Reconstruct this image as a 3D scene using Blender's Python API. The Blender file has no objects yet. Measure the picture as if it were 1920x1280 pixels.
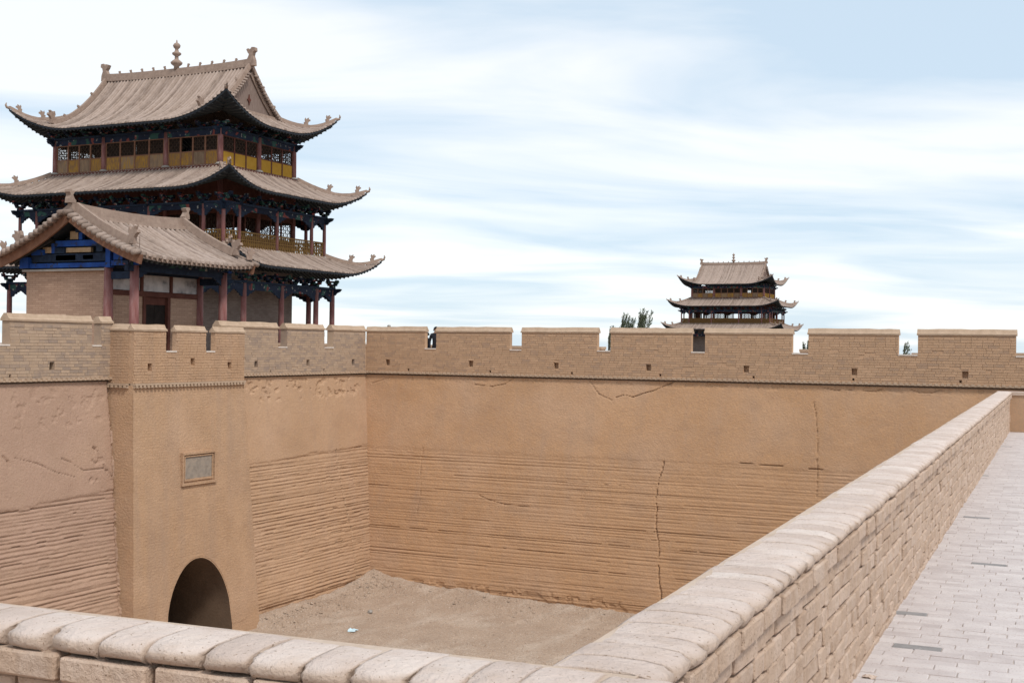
import bpy, bmesh, math, random
import numpy as np
from mathutils import Vector, Matrix
rnd = random.Random(7)
S = bpy.context.scene
COL = S.collection
# ------------------------------------------------------------------ camera
cd = bpy.data.cameras.new('camera'); cam = bpy.data.objects.new('camera', cd); COL.objects.link(cam); S.camera = cam
cd.sensor_width = 36; cd.lens = 36*2372/1920; cd.clip_start = .05; cd.clip_end = 9000
YAW = math.atan(1142/2372); PITCH = 9.4/2372; TH = .0121
fw = Vector((-math.sin(YAW)*math.cos(PITCH), math.cos(YAW)*math.cos(PITCH), math.sin(PITCH)))
rr = Vector((math.cos(YAW), math.sin(YAW), 0)); uu = rr.cross(fw)
rc = rr*math.cos(TH)+uu*math.sin(TH); uc = uu*math.cos(TH)-rr*math.sin(TH)
cam.matrix_world = Matrix(((rc.x, uc.x, -fw.x, 0), (rc.y, uc.y, -fw.y, 0), (rc.z, uc.z, -fw.z, 8.6), (0, 0, 0, 1)))
# ------------------------------------------------------------------ world, sun, exposure
SUN_EL, SUN_AZ = math.radians(52), math.atan2(-.55, .85)       # azimuth measured from +X: light from the right, a little behind the camera
W = bpy.data.worlds.new('World'); S.world = W; W.use_nodes = True
nt = W.node_tree; nt.nodes.clear()
def N(t, typ, **kw):
    n = t.nodes.new(typ)
    for k, v in kw.items(): setattr(n, k, v)
    return n
sky = N(nt, 'ShaderNodeTexSky', sky_type='NISHITA', sun_disc=False, sun_elevation=SUN_EL, sun_rotation=math.pi/2-SUN_AZ)
sky.dust_density = .3; sky.air_density = 1.0; sky.ozone_density = 1.2; sky.altitude = 500
b1 = N(nt, 'ShaderNodeBackground'); b1.inputs[1].default_value = .09; nt.links.new(sky.outputs[0], b1.inputs[0])
b2 = N(nt, 'ShaderNodeBackground'); b2.inputs[0].default_value = (.97, .99, 1.0, 1); b2.inputs[1].default_value = .97
tc = N(nt, 'ShaderNodeTexCoord'); sp = N(nt, 'ShaderNodeSeparateXYZ'); nt.links.new(tc.outputs['Generated'], sp.inputs[0])
def math_n(t, op, a, b=None, clamp=False):
    n = N(t, 'ShaderNodeMath', operation=op, use_clamp=clamp)
    for i, q in enumerate((a, b)):
        if q is None: continue
        if isinstance(q, (int, float)): n.inputs[i].default_value = q
        else: t.links.new(q, n.inputs[i])
    return n.outputs[0]
zc = math_n(nt, 'MAXIMUM', sp.outputs[2], 0.0); den = math_n(nt, 'ADD', zc, .12)
cb = N(nt, 'ShaderNodeCombineXYZ')
nt.links.new(math_n(nt, 'DIVIDE', sp.outputs[0], den), cb.inputs[0]); nt.links.new(math_n(nt, 'DIVIDE', sp.outputs[1], den), cb.inputs[1])
mp = N(nt, 'ShaderNodeMapping'); mp.inputs['Rotation'].default_value = (0, 0, 0); mp.inputs['Scale'].default_value = (.34, .66, 1); mp.inputs['Location'].default_value = (.4, 2.2, 0)
mr0 = N(nt, 'ShaderNodeMapping'); mr0.inputs['Rotation'].default_value = (0, 0, -math.radians(33)); nt.links.new(cb.outputs[0], mr0.inputs[0])
nt.links.new(mr0.outputs[0], mp.inputs[0])
no = N(nt, 'ShaderNodeTexNoise'); no.inputs['Scale'].default_value = 2.0; no.inputs['Detail'].default_value = 7; no.inputs['Roughness'].default_value = .50; no.inputs['Distortion'].default_value = .55
nt.links.new(mp.outputs[0], no.inputs[0])
cr = N(nt, 'ShaderNodeValToRGB'); cr.color_ramp.elements[0].position = .36; cr.color_ramp.elements[0].color = (.66, .80, .93, 1)
cr.color_ramp.elements[1].position = .59; cr.color_ramp.elements[1].color = (1.04, 1.06, 1.07, 1)          # thin bluish veil to bright white cloud
nt.links.new(no.outputs[0], cr.inputs[0]); nt.links.new(cr.outputs[0], b2.inputs[0]); b2.inputs[1].default_value = 1.0
mx = N(nt, 'ShaderNodeMixShader'); mx.inputs[0].default_value = .80; nt.links.new(b1.outputs[0], mx.inputs[1]); nt.links.new(b2.outputs[0], mx.inputs[2])
wo = N(nt, 'ShaderNodeOutputWorld'); nt.links.new(mx.outputs[0], wo.inputs[0])
sl = bpy.data.lights.new('sun', 'SUN'); sl.energy = 2.3; sl.angle = math.radians(11); sl.color = (1, .95, .87)
so = bpy.data.objects.new('sun', sl); COL.objects.link(so)
sd = Vector((math.cos(SUN_EL)*math.cos(SUN_AZ), math.cos(SUN_EL)*math.sin(SUN_AZ), math.sin(SUN_EL)))
so.rotation_euler = sd.to_track_quat('Z', 'Y').to_euler(); so.location = (30, -30, 60)
S.view_settings.view_transform = 'Standard'; S.view_settings.look = 'None'; S.view_settings.exposure = .14; S.view_settings.gamma = 1
S.view_settings.use_curve_mapping = False

# ------------------------------------------------------------------ materials
def mat(name, cols, scale=2.0, rough=.9, bump=.0, bscale=30, rand=0.0, detail=5, stretch=(1, 1, 1), extra=None, bdist=.02, island=False):
    """cols: list of (pos, rgb) for a noise-driven ramp; rand: strength of per-object/island tint"""
    m = bpy.data.materials.new(name); m.use_nodes = True; t = m.node_tree; P = t.nodes['Principled BSDF']
    P.inputs['Roughness'].default_value = rough
    P.inputs['Specular IOR Level'].default_value = .2
    c = N(t, 'ShaderNodeTexCoord'); mpn = N(t, 'ShaderNodeMapping'); mpn.inputs['Scale'].default_value = stretch
    t.links.new(c.outputs['Object'], mpn.inputs[0])
    oi = N(t, 'ShaderNodeObjectInfo'); ge = N(t, 'ShaderNodeNewGeometry')
    rv = math_n(t, 'FRACT', math_n(t, 'ADD', oi.outputs['Random'], math_n(t, 'MULTIPLY', ge.outputs['Random Per Island'], 7.31)))
    ad = N(t, 'ShaderNodeVectorMath', operation='ADD'); t.links.new(mpn.outputs[0], ad.inputs[0])
    cx = N(t, 'ShaderNodeCombineXYZ')
    if rand > 0:
        for i in range(3): t.links.new(math_n(t, 'MULTIPLY', rv, 13.7+i*5), cx.inputs[i])
    t.links.new(cx.outputs[0], ad.inputs[1])
    n1 = N(t, 'ShaderNodeTexNoise'); n1.inputs['Scale'].default_value = scale; n1.inputs['Detail'].default_value = detail; n1.inputs['Roughness'].default_value = .6
    t.links.new(ad.outputs[0], n1.inputs[0])
    fac = n1.outputs[0]
    if rand > 0:
        fac = math_n(t, 'ADD', fac, math_n(t, 'MULTIPLY', math_n(t, 'SUBTRACT', rv, .5), rand), True)
    r = N(t, 'ShaderNodeValToRGB'); t.links.new(fac, r.inputs[0])
    el = r.color_ramp.elements
    while len(el) < len(cols): el.new(.5)
    for e, (p, q) in zip(el, cols): e.position = p; e.color = (*q, 1)
    out = r.outputs[0]
    if extra: out = extra(t, ad.outputs[0], out, rv)
    t.links.new(out, P.inputs['Base Color'])
    if bump > 0:
        n2 = N(t, 'ShaderNodeTexNoise'); n2.inputs['Scale'].default_value = bscale; n2.inputs['Detail'].default_value = 6; n2.inputs['Roughness'].default_value = .65
        t.links.new(ad.outputs[0], n2.inputs[0])
        bp = N(t, 'ShaderNodeBump'); bp.inputs['Strength'].default_value = bump; bp.inputs['Distance'].default_value = bdist
        t.links.new(n2.outputs[0], bp.inputs['Height']); t.links.new(bp.outputs[0], P.inputs['Normal'])
    return m
def mixc(t, f, a, b, mode='MIX'):
    n = N(t, 'ShaderNodeMix', data_type='RGBA', blend_type=mode)
    for i, q in ((0, f), (6, a), (7, b)):
        if isinstance(q, (int, float)): n.inputs[i].default_value = q
        elif isinstance(q, tuple): n.inputs[i].default_value = (*q, 1)
        else: t.links.new(q, n.inputs[i])
    return n.outputs[2]
def noise(t, vec, scale, lo, hi, detail=4, stretch=None):
    if stretch:
        mpn = N(t, 'ShaderNodeMapping'); mpn.inputs['Scale'].default_value = stretch; t.links.new(vec, mpn.inputs[0]); vec = mpn.outputs[0]
    n = N(t, 'ShaderNodeTexNoise'); n.inputs['Scale'].default_value = scale; n.inputs['Detail'].default_value = detail; t.links.new(vec, n.inputs[0])
    mr = N(t, 'ShaderNodeMapRange', clamp=True); t.links.new(n.outputs[0], mr.inputs[0]); mr.inputs[1].default_value = lo; mr.inputs[2].default_value = hi
    return mr.outputs[0]
def wall_extra(t, v, c, rv):
    c = mixc(t, math_n(t, 'MULTIPLY', noise(t, v, .38, .48, .70, 6), .45), c, (.56, .38, .265))        # pale repair washes
    c = mixc(t, math_n(t, 'MULTIPLY', noise(t, v, .7, .54, .74, 6, (1, 1, 1.6)), .40), c, (.31, .20, .135))
    c = mixc(t, math_n(t, 'MULTIPLY', noise(t, v, 11, .35, .7), .35), c, (.345, .225, .155))
    c = mixc(t, math_n(t, 'MULTIPLY', noise(t, v, .9, .5, .75, 5, (2.2, 2.2, .35)), .35), c, (.39, .265, .19))     # rain streaks
    return mixc(t, math_n(t, 'MULTIPLY', noise(t, v, 55, .45, .7, 2), .22), c, (.64, .455, .32))
M = {}
M['earthB'] = mat('rammed_earth_warm', [(.3, (.45, .259, .138)), (.7, (.525, .312, .174))], .5, .95, .9, 16, extra=wall_extra, bdist=.024)
M['earthA'] = mat('rammed_earth_tan', [(.3, (.425, .266, .160)), (.7, (.495, .319, .200))], .5, .95, .9, 16, extra=wall_extra, bdist=.024)
M['earthL'] = mat('rammed_earth_mauve', [(.3, (.36, .233, .172)), (.7, (.425, .281, .213))], .5, .95, .9, 16, extra=wall_extra, bdist=.024)
def pier_extra(t, v, c, rv):
    sx = N(t, 'ShaderNodeSeparateXYZ'); t.links.new(v, sx.inputs[0]); cbn = N(t, 'ShaderNodeCombineXYZ')
    t.links.new(math_n(t, 'ADD', sx.outputs[0], sx.outputs[1]), cbn.inputs[0]); t.links.new(sx.outputs[2], cbn.inputs[1])
    b = N(t, 'ShaderNodeTexBrick'); t.links.new(cbn.outputs[0], b.inputs[0]); b.inputs['Scale'].default_value = 1
    b.inputs['Brick Width'].default_value = .31; b.inputs['Row Height'].default_value = .078; b.inputs['Mortar Size'].default_value = .008
    b.inputs['Color1'].default_value = (1, 1, 1, 1); b.inputs['Color2'].default_value = (.86, .85, .84, 1); b.inputs['Mortar'].default_value = (.72, .69, .66, 1)
    c = mixc(t, math_n(t, 'MULTIPLY', noise(t, v, 1.3, .35, .6, 5), .8), c, mixc(t, 1.0, c, b.outputs[0], 'MULTIPLY'))     # courses showing through thin mud wash
    c = mixc(t, math_n(t, 'MULTIPLY', noise(t, v, .8, .52, .72, 5, (2.4, 2.4, .3)), .45), c, (.36, .25, .18))
    return wall_extra(t, v, c, rv)
M['pier'] = mat('gate_bastion_plaster', [(.3, (.46, .287, .170)), (.7, (.52, .337, .211))], .8, .95, .9, 16, extra=pier_extra, bdist=.03)
M['core'] = mat('earth_core', [(.3, (.36, .25, .18)), (.7, (.42, .29, .21))], 1.5, .95, .4, 12)
def pbrick_extra(t, v, c, rv):
    return mixc(t, math_n(t, 'MULTIPLY', noise(t, v, 40, .4, .7, 2), .35), c, (.28, .22, .18))
M['pbrickB'] = mat('parapet_brick_warm', [(.18, (.40, .265, .18)), (.4, (.47, .30, .185)), (.62, (.50, .32, .20)), (.85, (.54, .35, .22))], 4, .92, .4, 40, .55, extra=pbrick_extra)
M['pbrickA'] = mat('parapet_brick_grey', [(.15, (.31, .235, .19)), (.36, (.38, .28, .21)), (.58, (.44, .315, .22)), (.85, (.47, .345, .25))], 4, .92, .4, 40, .6, extra=pbrick_extra)
M['cap'] = mat('parapet_cap', [(.3, (.40, .29, .205)), (.7, (.50, .37, .27))], 5, .92, .5, 25)
M['mortar'] = mat('mortar', [(.3, (.30, .21, .145)), (.7, (.37, .26, .185))], 6, .95, .5, 40)
M['sill'] = mat('pale_sill', [(.3, (.60, .52, .46)), (.7, (.72, .65, .59))], 6, .9, .3, 30)  # pale slab colour for the embrasure gaps
def nb_extra(t, v, c, rv):
    c = mixc(t, math_n(t, 'MULTIPLY', noise(t, v, 7, .45, .75), .55), c, (.62, .505, .43))       # pale dust
    c = mixc(t, math_n(t, 'MULTIPLY', noise(t, v, 26, .55, .8, 3), .45), c, (.30, .205, .14))
    return mixc(t, noise(t, v, 90, .66, .72, 2), c, (.22, .15, .10))
M['brick'] = mat('weathered_brick', [(.2, (.44, .315, .235)), (.5, (.50, .365, .275)), (.8, (.56, .42, .33))], 5, .92, 1.0, 34, .5, extra=nb_extra, bdist=.018)
def cop_extra(t, v, c, rv):
    g_ = N(t, 'ShaderNodeNewGeometry'); sx = N(t, 'ShaderNodeSeparateXYZ'); t.links.new(g_.outputs['Normal'], sx.inputs[0])
    mr = N(t, 'ShaderNodeMapRange', clamp=True); t.links.new(sx.outputs[2], mr.inputs[0]); mr.inputs[1].default_value = .35; mr.inputs[2].default_value = .9
    c = mixc(t, mr.outputs[0], (.51, .395, .32), c)                 # bare brick on the nose, dust lying on the flat top
    c = mixc(t, math_n(t, 'MULTIPLY', noise(t, v, 9, .5, .75), .35), c, (.50, .375, .29))
    return mixc(t, noise(t, v, 70, .66, .72, 2), c, (.30, .21, .15))
M['coping'] = mat('dusty_coping_brick', [(.2, (.53, .425, .37)), (.5, (.61, .50, .445)), (.8, (.69, .59, .535))], 4, .92, 1.0, 28, .35, extra=cop_extra, bdist=.022)
M['pavmortar'] = mat('dusty_joint', [(.3, (.40, .335, .30)), (.7, (.49, .425, .39))], 6, .95, .5, 40)
M['copmortar'] = mat('dusty_mortar', [(.3, (.47, .36, .28)), (.7, (.57, .46, .38))], 6, .95, .6, 40)
M['greybrick'] = mat('grey_brick', [(.3, (.25, .24, .24)), (.7, (.33, .315, .315))], 6, .92, .6, 40, .3)
def pav_extra(t, v, c, rv):
    c = mixc(t, math_n(t, 'MULTIPLY', noise(t, v, 3, .45, .75), .5), c, (.62, .565, .545))
    return mixc(t, math_n(t, 'MULTIPLY', noise(t, v, 60, .6, .72, 2), .6), c, (.34, .27, .235))
M['paver'] = mat('dusty_paver', [(.15, (.43, .375, .365)), (.4, (.51, .455, .445)), (.8, (.59, .54, .53))], 3, .92, .5, 45, .32, extra=pav_extra, bdist=.008)
def floor_extra(t, v, c, rv):
    c = mixc(t, math_n(t, 'MULTIPLY', noise(t, v, 1.1, .5, .7, 6, (1, .45, 1)), .6), c, (.56, .465, .385))
    c = mixc(t, math_n(t, 'MULTIPLY', noise(t, v, 17, .50, .66, 4), .6), c, (.25, .19, .15))
    return mixc(t, noise(t, v, 30, .62, .70, 2), c, (.62, .55, .48))
M['floor'] = mat('court_soil', [(.3, (.36, .262, .195)), (.7, (.45, .34, .26))], .7, .97, .8, 18, extra=floor_extra, bdist=.05)
M['desert'] = mat('desert_gravel', [(.3, (.30, .24, .19)), (.7, (.38, .31, .25))], .05, .97)
def tile_extra(t, v, c, rv):
    c = mixc(t, math_n(t, 'MULTIPLY', noise(t, v, 1.0, .42, .7), .5), c, (.41, .33, .29))
    return mixc(t, math_n(t, 'MULTIPLY', noise(t, v, 14, .58, .75, 3), .5), c, (.20, .155, .13))
M['tile'] = mat('dusty_roof_tile', [(.22, (.20, .148, .122)), (.5, (.30, .228, .188)), (.8, (.385, .30, .255))], 3, .9, .6, 30, .6, extra=tile_extra)
M['ridge'] = mat('ridge_tile', [(.3, (.25, .18, .145)), (.7, (.35, .26, .21))], 6, .9, .6, 30)
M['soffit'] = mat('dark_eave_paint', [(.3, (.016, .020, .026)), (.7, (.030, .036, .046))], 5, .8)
M['rafter'] = mat('dark_rafter_paint', [(.3, (.022, .026, .028)), (.7, (.045, .045, .045))], 5, .8, rand=.3)
M['red'] = mat('faded_red_column_paint', [(.25, (.17, .062, .055)), (.5, (.235, .10, .092)), (.78, (.33, .21, .20))], 2.2, .75, .3, 20, stretch=(4, 4, .7))
M['redwood'] = mat('dark_red_wood', [(.3, (.085, .030, .022)), (.7, (.14, .055, .040))], 4, .8)
M['brownwood'] = mat('brown_bargeboard', [(.3, (.17, .085, .055)), (.7, (.24, .125, .080))], 4, .85, .3, 20, stretch=(1, 1, 1))
def board_extra(t, v, c, rv):
    return mixc(t, math_n(t, 'MULTIPLY', noise(t, v, 4, .40, .58, 5, (4, 4, .8)), .85), c, (.20, .115, .06))
M['yellow'] = mat('worn_yellow_board', [(.3, (.30, .155, .025)), (.7, (.40, .22, .04))], 3, .8, rand=.3, extra=board_extra)
M['wornboard'] = mat('bare_weathered_board', [(.3, (.17, .115, .075)), (.55, (.25, .17, .11)), (.75, (.36, .20, .04))], 3, .85, rand=.3, stretch=(3, 3, .6))
M['yellow2'] = mat('yellow_board', [(.3, (.38, .205, .022)), (.7, (.45, .255, .035))], 3, .8, rand=.2)
M['rail'] = mat('ochre_rail', [(.3, (.15, .085, .025)), (.7, (.22, .125, .04))], 6, .8)
M['lattice'] = mat('dark_lattice_wood', [(.3, (.035, .022, .016)), (.7, (.07, .045, .032))], 6, .85)
M['greywood'] = mat('greyed_wood', [(.3, (.17, .12, .10)), (.7, (.25, .19, .165))], 5, .85, stretch=(4, 4, .6))
def beam_extra(t, v, c, rv):
    c = mixc(t, noise(t, v, 1.7, .56, .60, 1), c, (.03, .085, .075))
    c = mixc(t, noise(t, v, 2.3, .62, .66, 1), c, (.20, .055, .05))
    return mixc(t, noise(t, v, 5.5, .66, .70, 1), c, (.25, .25, .24))
M['beam'] = mat('painted_beam_blue', [(.3, (.008, .013, .030)), (.7, (.018, .028, .056))], 3, .8, rand=.5, extra=beam_extra)
M['blue'] = mat('ultramarine_beam_paint', [(.3, (.010, .040, .19)), (.7, (.018, .075, .30))], 4, .8, extra=lambda t, v, c, rv: mixc(t, noise(t, v, 6, .56, .66), c, (.03, .035, .06)))
M['dkblue'] = mat('dark_blue_paint', [(.3, (.008, .013, .030)), (.7, (.020, .036, .066))], 6, .8)
M['green'] = mat('olive_painted_panel', [(.3, (.10, .10, .03)), (.7, (.17, .16, .06))], 8, .8)
M['tan'] = mat('tan_painted_panel', [(.3, (.30, .20, .11)), (.7, (.42, .30, .19))], 8, .8)
M['fresco'] = mat('faded_wall_painting', [(.30, (.14, .14, .15)), (.42, (.42, .40, .40)), (.6, (.60, .57, .56))], 2.6, .9)
def course_extra(bw, bh, mort):
    def f(t, v, c, rv):
        sx = N(t, 'ShaderNodeSeparateXYZ'); t.links.new(v, sx.inputs[0]); cbn = N(t, 'ShaderNodeCombineXYZ')
        t.links.new(math_n(t, 'ADD', sx.outputs[0], sx.outputs[1]), cbn.inputs[0]); t.links.new(sx.outputs[2], cbn.inputs[1])
        b = N(t, 'ShaderNodeTexBrick'); t.links.new(cbn.outputs[0], b.inputs[0]); b.inputs['Scale'].default_value = 1
        b.inputs['Brick Width'].default_value = bw; b.inputs['Row Height'].default_value = bh; b.inputs['Mortar Size'].default_value = .007
        b.inputs['Color1'].default_value = (1, 1, 1, 1); b.inputs['Color2'].default_value = (.78, .76, .75, 1); b.inputs['Mortar'].default_value = (*mort, 1)
        return mixc(t, 1.0, c, b.outputs[0], 'MULTIPLY')
    return f
M['hallbrick'] = mat('hall_fine_brick', [(.3, (.41, .275, .20)), (.7, (.48, .33, .245))], 1.5, .92, .3, 30, extra=course_extra(.26, .065, (.62, .58, .55)))
M['towerbrick'] = mat('tower_grey_brick', [(.3, (.17, .135, .12)), (.7, (.22, .175, .155))], 1.5, .92, .3, 30, extra=course_extra(.32, .09, (.7, .68, .66)))
M['stone'] = mat('grey_stone', [(.3, (.26, .24, .22)), (.7, (.36, .33, .30))], 5, .9, .4, 30)
M['plaque'] = mat('grey_plaque_slab', [(.3, (.24, .20, .165)), (.5, (.30, .255, .215)), (.7, (.37, .30, .235))], 7, .9, .4, 35)
M['tunnel'] = mat('dark_tunnel_plaster', [(.3, (.12, .080, .055)), (.7, (.19, .13, .09))], 1.2, .95, .5, 14)  # tunnel lining, a darker brown than the wall core
M['dark'] = mat('dark_timber_and_shade', [(.3, (.014, .010, .009)), (.7, (.026, .020, .017))], 4, .85)  # gate and door timber; near black so lattice backings pass for interior shade
M['leaf'] = mat('poplar_leaf', [(.3, (.06, .08, .045)), (.7, (.15, .175, .115))], 4, .7, rand=.5)
M['bark'] = mat('bark', [(.3, (.10, .085, .065)), (.7, (.16, .135, .11))], 8, .9)
M['cloth'] = mat('dark_cloth', [(.3, (.015, .016, .022)), (.7, (.025, .026, .034))], 8, .9)
M['skin'] = mat('skin', [(.3, (.36, .20, .135)), (.7, (.40, .23, .155))], 8, .6)
M['hair'] = mat('black_hair', [(.3, (.008, .007, .007)), (.7, (.014, .012, .011))], 8, .6)
M['litter'] = mat('pale_blue_plastic', [(.3, (.50, .66, .74)), (.7, (.62, .78, .84))], 8, .4)
M['whitepaper'] = mat('white_paper', [(.3, (.72, .70, .68)), (.7, (.82, .81, .80))], 8, .7)

# ------------------------------------------------------------------ mesh helpers
def tag(o, label=None, cat=None, group=None, kind=None):
    for k, v in (('label', label), ('category', cat), ('group', group), ('kind', kind)):
        if v: o[k] = v
    return o
def empty(name, loc=(0, 0, 0), rot=(0, 0, 0)):
    o = bpy.data.objects.new(name, None); COL.objects.link(o); o.location = loc; o.rotation_euler = rot; return o
def link(name, me, parent=None, loc=(0, 0, 0), rot=(0, 0, 0)):
    o = bpy.data.objects.new(name, me); COL.objects.link(o); o.parent = parent; o.location = loc; o.rotation_euler = rot; return o
class MB:
    def __init__(s): s.v = []; s.f = []
    def add(s, vs, fs):
        n = len(s.v); s.v += [tuple(v) for v in vs]; s.f += [tuple(i+n for i in f) for f in fs]
    def box(s, x0, x1, y0, y1, z0, z1):
        s.add([(x0,y0,z0),(x1,y0,z0),(x1,y1,z0),(x0,y1,z0),(x0,y0,z1),(x1,y0,z1),(x1,y1,z1),(x0,y1,z1)],
              [(0,3,2,1),(4,5,6,7),(0,1,5,4),(1,2,6,5),(2,3,7,6),(3,0,4,7)]); return s
    def bar(s, p, q, w, h, up=(0, 0, 1)):
        p = Vector(p); q = Vector(q); d = (q-p); l = d.cross(Vector(up))
        if l.length < 1e-6: l = d.cross(Vector((1, 0, 0)))
        l.normalize(); u = l.cross(d).normalized(); l *= w/2; u *= h/2
        s.add([p-l-u, p+l-u, p+l+u, p-l+u, q-l-u, q+l-u, q+l+u, q-l+u], [(0,1,2,3),(7,6,5,4),(0,4,5,1),(1,5,6,2),(2,6,7,3),(3,7,4,0)]); return s
    def sweep(s, pts, w, h, side=None):
        """box section w x h (resting on the path) swept along pts; side: fixed lateral vector"""
        pts = [Vector(p) for p in pts]; vs = []; n = len(pts)
        for i, p in enumerate(pts):
            d = pts[min(i+1, n-1)]-pts[max(i-1, 0)]; l = Vector(side) if side else d.cross(Vector((0, 0, 1))); l.normalize()
            u = l.cross(d).normalized()
            if u.z < 0: u = -u
            ww = w[i] if isinstance(w, (list, tuple)) else w; hh = h[i] if isinstance(h, (list, tuple)) else h
            vs += [p-l*ww/2, p+l*ww/2, p+l*ww/2*.72+u*hh, p-l*ww/2*.72+u*hh]
        fs = [(0,1,2,3), tuple(4*(n-1)+k for k in (3,2,1,0))]
        for i in range(n-1):
            for k in range(4): fs.append((4*i+k, 4*i+4+k, 4*i+4+(k+1) % 4, 4*i+(k+1) % 4))
        s.add(vs, fs); return s
    def tube(s, pts, r, n=8):
        pts = [Vector(p) for p in pts]; vs = []; m = len(pts)
        for i, p in enumerate(pts):
            d = (pts[min(i+1, m-1)]-pts[max(i-1, 0)]).normalized()
            a = d.cross(Vector((0, 0, 1)) if abs(d.z) < .9 else Vector((1, 0, 0))).normalized(); b = d.cross(a)
            R = r[i] if isinstance(r, (list, tuple)) else r
            vs += [p+(a*math.cos(2*math.pi*k/n)+b*math.sin(2*math.pi*k/n))*R for k in range(n)]
        fs = [tuple(range(n)), tuple((m-1)*n+k for k in reversed(range(n)))]
        for i in range(m-1):
            for k in range(n): fs.append((i*n+k, (i+1)*n+k, (i+1)*n+(k+1) % n, i*n+(k+1) % n))
        s.add(vs, fs); return s
    def prism(s, poly, o, ux, uy, dv):
        """poly (u,v) outline placed at o + u*ux + v*uy, thickness vector dv (centred)"""
        o = Vector(o); ux = Vector(ux); uy = Vector(uy); dv = Vector(dv); n = len(poly)
        vs = [o+ux*a+uy*b-dv/2 for a, b in poly]+[o+ux*a+uy*b+dv/2 for a, b in poly]
        s.add(vs, [tuple(reversed(range(n))), tuple(range(n, 2*n))]+[(k, (k+1) % n, n+(k+1) % n, n+k) for k in range(n)]); return s
    def grid(s, rows):
        nr, nc = len(rows), len(rows[0])
        s.add([p for r in rows for p in r], [(i*nc+j, i*nc+j+1, (i+1)*nc+j+1, (i+1)*nc+j) for i in range(nr-1) for j in range(nc-1)]); return s
    def mesh(s, name, m, smooth=False, off=None):
        me = bpy.data.meshes.new(name); v = s.v
        if off is not None: v = [(a-off[0], b-off[1], c-off[2]) for a, b, c in v]
        me.from_pydata(v, [], s.f); me.materials.append(M[m]); me.update()
        bm = bmesh.new(); bm.from_mesh(me); bmesh.ops.recalc_face_normals(bm, faces=bm.faces); bm.to_mesh(me); bm.free()
        if smooth: me.polygons.foreach_set('use_smooth', [True]*len(me.polygons))
        return me
    def build(s, name, m, parent=None, smooth=False, world=False, kind=None):
        off = tuple(parent.location) if (parent and world) else None
        o = link(name, s.mesh(name, m, smooth, off), parent)
        if kind: o['kind'] = kind
        return o
def np_mesh(name, V, nr, nc, m, parent=None, smooth=True, flip=False):
    """regular grid mesh from numpy vertices (nr*nc,3)"""
    me = bpy.data.meshes.new(name); i = np.arange((nr-1)*(nc-1)); a = (i//(nc-1))*nc+i % (nc-1)
    q = np.stack([a, a+1, a+nc+1, a+nc], 1) if not flip else np.stack([a, a+nc, a+nc+1, a+1], 1)
    me.vertices.add(len(V)); me.vertices.foreach_set('co', V.astype(np.float32).ravel())
    me.loops.add(q.size); me.loops.foreach_set('vertex_index', q.astype(np.int32).ravel())
    me.polygons.add(len(q)); me.polygons.foreach_set('loop_start', np.arange(0, q.size, 4, dtype=np.int32)); 
    me.update(calc_edges=True); me.validate()
    me.polygons.foreach_set('use_smooth', np.full(len(q), smooth)); me.materials.append(M[m])
    return link(name, me, parent)
def vnoise(x, y, seed=0):
    xi = np.floor(x).astype(np.int64); yi = np.floor(y).astype(np.int64); fx = x-xi; fy = y-yi
    fx = fx*fx*(3-2*fx); fy = fy*fy*(3-2*fy)
    def h(a, b):
        n = (a*374761393+b*668265263+seed*974711) & 0xffffffff
        n = ((n ^ (n >> 13))*1274126177) & 0xffffffff
        return ((n ^ (n >> 16)) & 0xffff)/65535.0
    return (h(xi, yi)*(1-fx)+h(xi+1, yi)*fx)*(1-fy)+(h(xi, yi+1)*(1-fx)+h(xi+1, yi+1)*fx)*fy
def fbm(x, y, seed=0, o=4):
    r = 0; a = .5
    for k in range(o): r = r+a*vnoise(x*2**k, y*2**k, seed+k*17); a *= .5
    return r
def copy_tree(o, parent=None):
    c = o.copy(); COL.objects.link(c); c.parent = parent
    for ch in list(o.children): copy_tree(ch, c)
    return c

# ------------------------------------------------------------------ ground
g = MB(); g.box(-4000, 4000, -4000, 4000, -1.2, -.35); tag(g.build('ground', 'desert'), kind='structure')
xs = np.arange(-25.2, -.4, .11); ys = np.arange(2.0, 39.6, .11); X, Y = np.meshgrid(xs, ys)
dA = np.where((Y > 31.4), np.maximum(X+23.9, 0), 9)+.0; dA2 = np.where(Y < 26.0, np.maximum(X+23.9, 0), 9); dB = np.maximum(38.4-Y, 0)
dA = np.minimum(dA, dA2)
bank = .27*np.exp(-dA/.9)+(.12+.20*np.clip((-X-14)/8, 0, 1))*np.exp(-dB/.9)
Z = -.04+.14*(fbm(X*.35, Y*.35, 3)-.5)+.06*(fbm(X*2.2, Y*2.2, 9)-.5)+bank*(.55+.9*fbm(X*1.1, Y*1.1, 5))
Z += .05*np.maximum(0, fbm(X*4, Y*4, 21)-.52)*5*np.exp(-np.minimum(dA, dB)/2.2)+.05*(fbm(X*5, Y*5, 33)-.5)
court = np_mesh('courtyard_ground', np.stack([X.ravel(), Y.ravel(), Z.ravel()], 1), len(ys), len(xs), 'floor')
tag(court, kind='structure')
def court_z(x, y):
    j = int(np.clip((x-xs[0])/.11, 0, len(xs)-1)); i = int(np.clip((y-ys[0])/.11, 0, len(ys)-1)); return Z[i, j]
pb = MB()
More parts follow.
